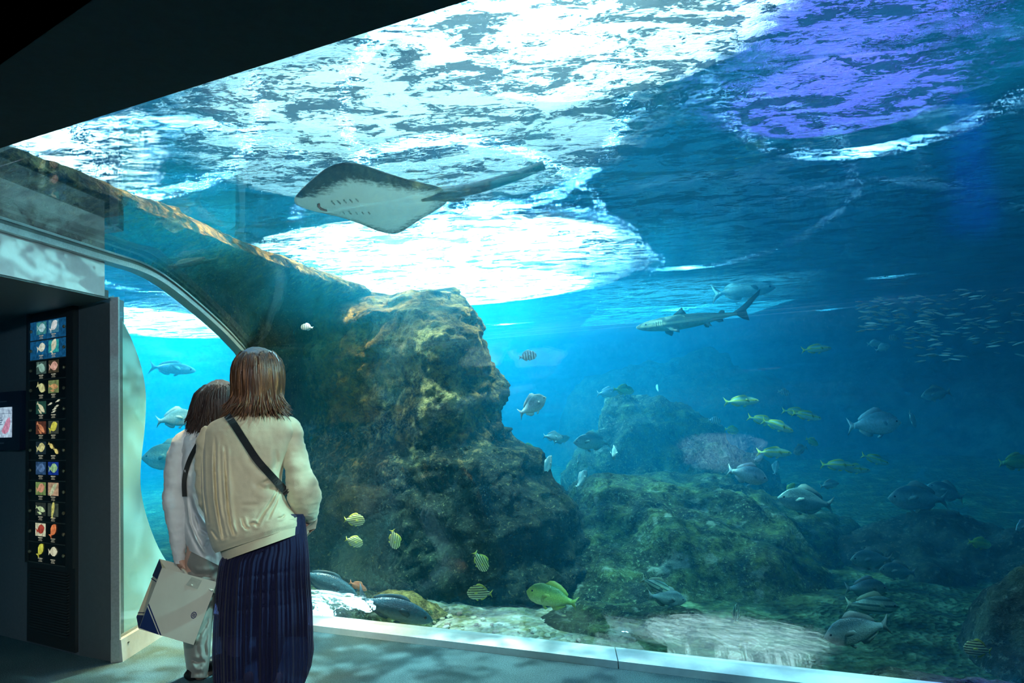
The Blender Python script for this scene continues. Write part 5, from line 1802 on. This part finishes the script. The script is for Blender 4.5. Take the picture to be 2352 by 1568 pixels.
# skirt: pleated, tiered, sheer towards the hem over a shorter dark slip
def pleat(x, y, th):
    k = max(0.15, min(1, (y - 1200) / 160))
    a = 0.005 * sin(th * 62) * k + 0.006 * sin(th * 23 + y * 0.004) * k
    g = 0.0
    for yy in (1318, 1360, 1393):
        g += 0.004 * exp(-((y + (x - 610) * 0.12 - yy) / 4) ** 2)
    big = 0.016 * sin(th * 7 + 1.0 + 0.002 * y) * max(0, min(1, (y - 1260) / 250))
    return 0, 0, -(a + big - g) * (1 if sin(th) < 0 else -1)

_sk = [(1180, 530, 700, 0.1, DB), (1215, 526, 704, 0.11, DB), (1262, 520, 709, 0.125, DB), (1290, 504, 711, 0.14, DB), (1330, 497, 713, 0.15, DB), (1400, 491, 718, 0.16, DB), (1470, 488, 720, 0.168, DB)]
_sk += [(1500, 487, 721, 0.172, DB), (1545, 488, 721, 0.176, DB), (1596, 490, 716, 0.18, DB)]
SK = Loft(_sk, n=420, rows_n=150, power=2.15, fold=pleat,
          tilt=lambda x, y: -max(0, (x - 690)) * 2.8 * max(0, (y - 1466) / 130) + 3 * sin(x * 0.09) * max(0, (y - 1500) / 90))
into(obj('skirt', SK.mesh('skirt', M_navy_sheer, (False, False))), wb_root)
SL = Loft([(1200, 535, 690, 0.09, DB), (1260, 530, 700, 0.105, DB), (1300, 512, 702, 0.12, DB), (1400, 503, 706, 0.135, DB), (1462, 502, 706, 0.14, DB)], n=60, rows_n=20)
into(obj('slip', SL.mesh('slip', M_slip, (True, True))), wb_root)
for pts in ([(546, 1440, DB, 30), (541, 1500, DB - 0.01, 26), (538, 1560, DB - 0.03, 18)], [(624, 1440, DB + 0.03, 32), (619, 1500, DB + 0.03, 27), (613, 1560, DB + 0.05, 18)]):
    arm('legging', pts, M_slip, wb_root, wr=0.002)
for k, f_ in (('l', 1), ('r', -1)):
    an = J['an' + k]
    mb = MB()
    mb.tube([Vector((an.x - 0.01, an.y - 0.05, 0.035)), Vector((an.x, an.y, 0.045)), Vector((an.x + 0.01, an.y + 0.09, 0.04)), Vector((an.x + 0.02, an.y + 0.19, 0.028)), Vector((an.x + 0.025, an.y + 0.225, 0.022))], [0.025, 0.042, 0.044, 0.038, 0.016], 16, flat=0.8)
    into(mb.build('shoe', M_shoe, None, True), wb_root)
HB = Loft([(796, 580, 594, 0.02, DB + 0.01), (799, 570, 608, 0.042, DB + 0.01), (806, 558, 623, 0.068, DB + 0.01), (816, 547, 636, 0.088, DB + 0.01), (830, 539, 645, 0.102, DB + 0.01), (845, 534.5, 649, 0.112, DB + 0.01), (870, 534, 650, 0.114, DB + 0.01),
           (895, 535, 648, 0.11, DB + 0.01), (920, 534, 646, 0.105, DB + 0.01), (932, 536, 643, 0.098, DB + 0.01), (940, 548, 632, 0.07, DB + 0.01)], n=160, rows_n=90, power=2.1,
          fold=lambda x, y, th: (0, 0, -0.0035 * fbm((cos(th) * 6, sin(th) * 6, y * 0.006), 1.6, 4) * min(1, (y - 796) / 30)))
ho = hair('hair', HB, M_hair_b, None, ((806, 900), (930, 968), 0.95), 800, 5)
into(ho, wb_root)
tag(wb_root, 'woman seen from behind in cream sweater and long pleated navy skirt', 'person')

# ---------------------------------------------------------------- woman in the white blouse, left and a step ahead
DA = 3.5
wa_root = empty('person', onz(470, 1572, 0))
J = dict(face=Vector((0.35, 0.93, 0)).normalized(), head=XY(496, 925, DA), neck=XY(492, 990, DA), upper=XY(492, 1015, DA), chest=XY(492, 1080, DA), waist=XY(488, 1160, DA), pelvis=XY(478, 1245, DA),
         shl=XY(424, 1020, DA), shr=XY(556, 1015, DA), ell=XY(402, 1150, DA - 0.02), elr=XY(580, 1140, DA + 0.02), wrl=XY(413, 1268, DA - 0.03), wrr=XY(570, 1210, DA + 0.2),
         hal=XY(420, 1300, DA - 0.03), har=XY(545, 1220, DA + 0.25), pnl=Vector((0.5, 0.8, -0.1)), pnr=Vector((-0.6, 0.5, 0.2)),
         hipl=XY(458, 1270, DA), hipr=XY(510, 1268, DA), knl=XY(458, 1420, DA), knr=XY(530, 1420, DA + 0.05), anl=XY(455, 1548, DA), anr=XY(535, 1545, DA + 0.08), curl=0.95)
nodes, edges, ix = person_nodes(J)
into(skin_body('body', nodes, edges, ix['pelvis'], M_skin), wa_root)
_fr = empty('tmp'); face_parts(J, _fr)
for o in list(_fr.children): into(o, wa_root)
D.objects.remove(_fr)
BL = Loft([(980, 455, 540, 0.06, DA), (990, 436, 560, 0.09, DA), (1005, 418, 572, 0.11, DA), (1035, 410, 576, 0.125, DA), (1090, 412, 572, 0.135, DA), (1150, 418, 566, 0.14, DA), (1200, 420, 562, 0.142, DA), (1250, 423, 560, 0.145, DA), (1282, 430, 558, 0.15, DA)],
          n=150, rows_n=120, power=2.2,
          fold=folder([([(428, 1140), (436, 1200), (452, 1240), (470, 1270)], 3, -0.03), ([(440, 1130), (456, 1180), (478, 1210)], 3.5, -0.028), ([(424, 1030), (414, 1060), (416, 1090)], 4, 0.02),
                       ([(463, 1264), (476, 1240), (490, 1234)], 4, -0.02), ([(446, 1160), (460, 1215), (500, 1240)], 4, 0.025), ([(436, 1010), (452, 1000)], 4, 0.012)], 0.016, 5),
          tilt=lambda x, y: max(0, min(1, (y - 1200) / 80)) * (x - 470) * 0.5 * (1 if x < 505 else 0) + (17 if x >= 505 else 0) * max(0, min(1, (y - 1200) / 80)))
into(obj('blouse', BL.mesh('blouse', M_blouse, (True, False))), wa_root)
arm('sleeve', [(436, 992, DA, 14), (424, 1015, DA, 25), (409, 1060, DA - 0.01, 26), (403, 1120, DA - 0.02, 25), (404, 1170, DA - 0.03, 25), (408, 1220, DA - 0.03, 20), (411, 1262, DA - 0.035, 15), (412, 1292, DA - 0.035, 10)], M_blouse, wa_root, wr=0.0055, seed=12, n=56, m=110)
arm('sleeve', [(556, 1000, DA, 20), (572, 1040, DA, 26), (580, 1110, DA + 0.02, 26), (576, 1180, DA + 0.14, 22)], M_blouse, wa_root, wr=0.006, seed=15)
# open side of the sleeve hanging from the elbow
SLV = Loft([(1066, 380, 398, 0.02, DA + 0.03), (1100, 378, 400, 0.028, DA + 0.03), (1160, 380, 402, 0.03, DA + 0.03), (1215, 389, 404, 0.026, DA + 0.03), (1240, 394, 408, 0.02, DA + 0.02)], n=30, rows_n=40, fold=folder([], 0.006, 9))
into(obj('sleeve_flap', SLV.mesh('sleeve_flap', M_blouse, (True, True))), wa_root)


def on_a(x, y):
    xl, xr, hd, dc = BL.row(min(max(y, BL.y0), BL.y1))
    u_ = (x - (xl + xr) / 2) / ((xr - xl) / 2)
    return dc - hd * (1 - min(0.98, abs(u_)) ** BL.p) ** (1 / BL.p) - 0.02

strap('bag_strap', [(470, 990), (455, 1018), (438, 1050), (428, 1078), (423, 1106), (424, 1140)], 11, M_strap, wa_root, lambda x, y: min(on_a(x, y), DA - 0.085))
# trousers: seat and two tapered legs
PT = Loft([(1250, 440, 552, 0.11, DA), (1275, 428, 560, 0.13, DA), (1300, 425, 562, 0.135, DA), (1345, 429, 560, 0.12, DA), (1362, 432, 558, 0.11, DA)], n=90, rows_n=60, fold=folder([([(424, 1300), (450, 1320), (480, 1318)], 5, 0.02), ([(430, 1320), (455, 1345), (462, 1370)], 5, 0.018), ([(470, 1330), (495, 1310)], 4, 0.015)], 0.012, 3))
into(obj('trousers', PT.mesh('trousers', M_pants, (True, True))), wa_root)
LG = Loft([(1325, 428, 498, 0.11, DA), (1362, 431, 497, 0.105, DA), (1405, 425, 491, 0.1, DA), (1455, 420, 486, 0.095, DA), (1500, 423, 483, 0.088, DA), (1535, 428, 479, 0.08, DA), (1556, 432, 475, 0.072, DA)], n=90, rows_n=120,
          fold=folder([([(433, 1388), (452, 1396), (475, 1384), (494, 1362)], 5, -0.02), ([(436, 1370), (458, 1380), (478, 1370)], 5, 0.025), ([(482, 1412), (470, 1440), (456, 1462)], 4, 0.016), ([(478, 1440), (470, 1480), (474, 1510)], 4, 0.016), ([(440, 1515), (455, 1522), (472, 1518)], 5, 0.018), ([(448, 1540), (465, 1536)], 4, -0.014)], 0.01, 7))
into(obj('trouser_leg', LG.mesh('trouser_leg', M_pants, (True, False))), wa_root)
LG2 = Loft([(1325, 498, 562, 0.1, DA + 0.02), (1405, 502, 560, 0.1, DA + 0.03), (1500, 510, 560, 0.085, DA + 0.06), (1552, 514, 556, 0.07, DA + 0.08)], n=60, rows_n=60, fold=folder([], 0.01, 4))
into(obj('trouser_leg', LG2.mesh('trouser_leg', M_pants, (True, False))), wa_root)
for k in 'lr':
    an = J['an' + k]
    mb = MB()
    mb.tube([Vector((an.x - 0.02, an.y - 0.055, 0.04)), Vector((an.x - 0.01, an.y, 0.05)), Vector((an.x + 0.02, an.y + 0.09, 0.04)), Vector((an.x + 0.05, an.y + 0.18, 0.028)), Vector((an.x + 0.06, an.y + 0.21, 0.022))], [0.03, 0.043, 0.044, 0.038, 0.016], 16, flat=0.8)
    into(mb.build('shoe', M_shoe, None, True), wa_root)
HA = Loft([(871, 496, 512, 0.03, DA), (875, 486, 524, 0.05, DA), (884, 471, 538, 0.078, DA), (894, 460, 546, 0.095, DA), (905, 449, 551, 0.105, DA), (930, 441, 556, 0.112, DA), (955, 435, 556, 0.11, DA), (970, 437, 553, 0.1, DA), (982, 450, 540, 0.06, DA)], n=140, rows_n=80, power=2.1,
          fold=lambda x, y, th: (0, 0, -0.004 * fbm((cos(th) * 6, sin(th) * 6, y * 0.006 + 5), 1.6, 4) * min(1, (y - 870) / 30)))
ho = hair('hair', HA, M_hair_a, None, ((882, 960), (962, 1010), 0.45), 640, 9)
into(ho, wa_root)
tag(wa_root, 'woman with dark bob in loose white blouse and grey trousers, half hidden', 'person')

# ---------------------------------------------------------------- paper carrier bag held at her left hand
bag = empty('carrier_bag', at(372, 1448, DA - 0.05))
tag(bag, 'white and navy paper carrier bag tilted in the hand of the white bloused woman', 'bag')
B0 = at(319, 1447, DA - 0.08)       # lower near corner where front and gusset meet
upv = ((_R * (605 - 375) / 4.78 + _U * (960 - 322) / 4.78)).normalized()
upv = (upv + _F * 0.05).normalized()
rt = (_R * 1.0 - _U * 0.14 - _F * 0.25).normalized()
gd = (-_R * 31 + _U * 9 + _F * 45).normalized()
Wd, Ht, Gd = 0.33, 0.325, 0.125
BO = at(319, 1444, DA - 0.08)


def bp_(a, b, c): return BO + rt * (a * Wd) + upv * (b * Ht) + gd * (c * Gd)
M_paper = plain('white_paper', (0.8, 0.82, 0.68), 0.55, noise_amt=0.04, nscale=8)
M_navyp = plain('navy_print', (0.012, 0.035, 0.15), 0.5, noise_amt=0.05)
mb = MB()
n = 8
# front, back, gusset with a soft inward crease, far gusset, base; open top
mb.hexa([bp_(0, 0, 0), bp_(1, 0, 0), bp_(1, 0, 1), bp_(0, 0, 1), bp_(0, 1, 0.02), bp_(1, 1, 0.02), bp_(1, 1, 0.85), bp_(0, 1, 0.85)])
del mb.f[1]
o = mb.build('bag_shell', M_paper, None); into(o, bag)
e_ = -0.006
mb = MB(); mb.add([bp_(0.0, 0.02, e_), bp_(0.37, -0.0, e_), bp_(0.0, 0.36, e_)], [(0, 1, 2)])
into(mb.build('navy_corner', M_navyp, None), bag)
mb = MB(); mb.add([bp_(0.39, -0.0, e_), bp_(0.42, 0.0, e_), bp_(0.0, 0.42, e_), bp_(0.0, 0.39, e_)], [(0, 1, 2, 3)])
into(mb.build('navy_line', M_navyp, None), bag)


def gp(b, c): return bp_(-0.006, b, c)
mb = MB(); mb.add([gp(1.0, 0.05), gp(1.0, 0.85), gp(0.70, 0.95), gp(0.80, 0.05)], [(0, 1, 2, 3)])
into(mb.build('navy_corner', M_navyp, None), bag)
mb = MB(); mb.add([gp(0.77, 0.05), gp(0.66, 0.96), gp(0.645, 0.96), gp(0.755, 0.05)], [(0, 1, 2, 3)])
mb.add([gp(0.265, 0.03), gp(0.075, 0.98), gp(0.06, 0.98), gp(0.25, 0.03)], [(0, 1, 2, 3)])
into(mb.build('navy_line', M_navyp, None), bag)
mb = MB(); mb.add([gp(0.22, 0.0), gp(0.03, 0.97), gp(0.0, 0.97), gp(0.0, 0.0)], [(0, 1, 2, 3)])
into(mb.build('navy_corner', M_navyp, None), bag)
# emblem: octagonal ring with a cross of dots
mb = MB()
ec = (0.82, 0.43)
ring = []
for r1 in (0.036, 0.027):
    for k in range(8):
        ring.append(bp_(ec[0], ec[1], e_ * 1.2) + rt * r1 * 0.45 * cos(2 * pi * (k + .5) / 8) * 1.0 + upv * r1 * 0.5 * sin(2 * pi * (k + .5) / 8))
mb.add(ring, [(k, (k + 1) % 8, 8 + (k + 1) % 8, 8 + k) for k in range(8)])
for dx, dz in ((0, 0), (1, 0), (-1, 0), (0, 1), (0, -1), (0.9, 0.9), (-0.9, 0.9), (0.9, -0.9), (-0.9, -0.9)):
    c = bp_(ec[0], ec[1], e_ * 1.2) + rt * dx * 0.006 + upv * dz * 0.006
    r1 = 0.0022
    mb.add([c + rt * r1 + upv * r1, c - rt * r1 + upv * r1, c - rt * r1 - upv * r1, c + rt * r1 - upv * r1], [(0, 1, 2, 3)])
into(mb.build('emblem', M_navyp, None), bag)
hand = J['wrl'].lerp(J['hal'], 1.0)
for c_ in (0.0, 0.85):
    a = bp_(0.62, 0.86, c_ - (0.01 if c_ == 0 else -0.01)); b = bp_(0.98, 0.86, c_ - (0.01 if c_ == 0 else -0.01))
    mb = MB()
    mb.tube(smoothpts([a, a.lerp(hand, 0.6), hand + Vector((-0.008, 0, -0.004)), hand + Vector((0.008, 0, -0.004)), b.lerp(hand, 0.6), b], 24), 0.007, 6, flat=0.5)
    into(mb.build('handle', M_paper, None, True), bag)
mb = MB(); mb.add([bp_(0.5, 0.84, e_), bp_(0.72, 0.82, e_), bp_(0.74, 0.97, e_), bp_(0.55, 0.98, e_)], [(0, 1, 2, 3)])
into(mb.build('handle_patch', plain('patch_paper', (0.56, 0.6, 0.5), 0.5), None), bag)
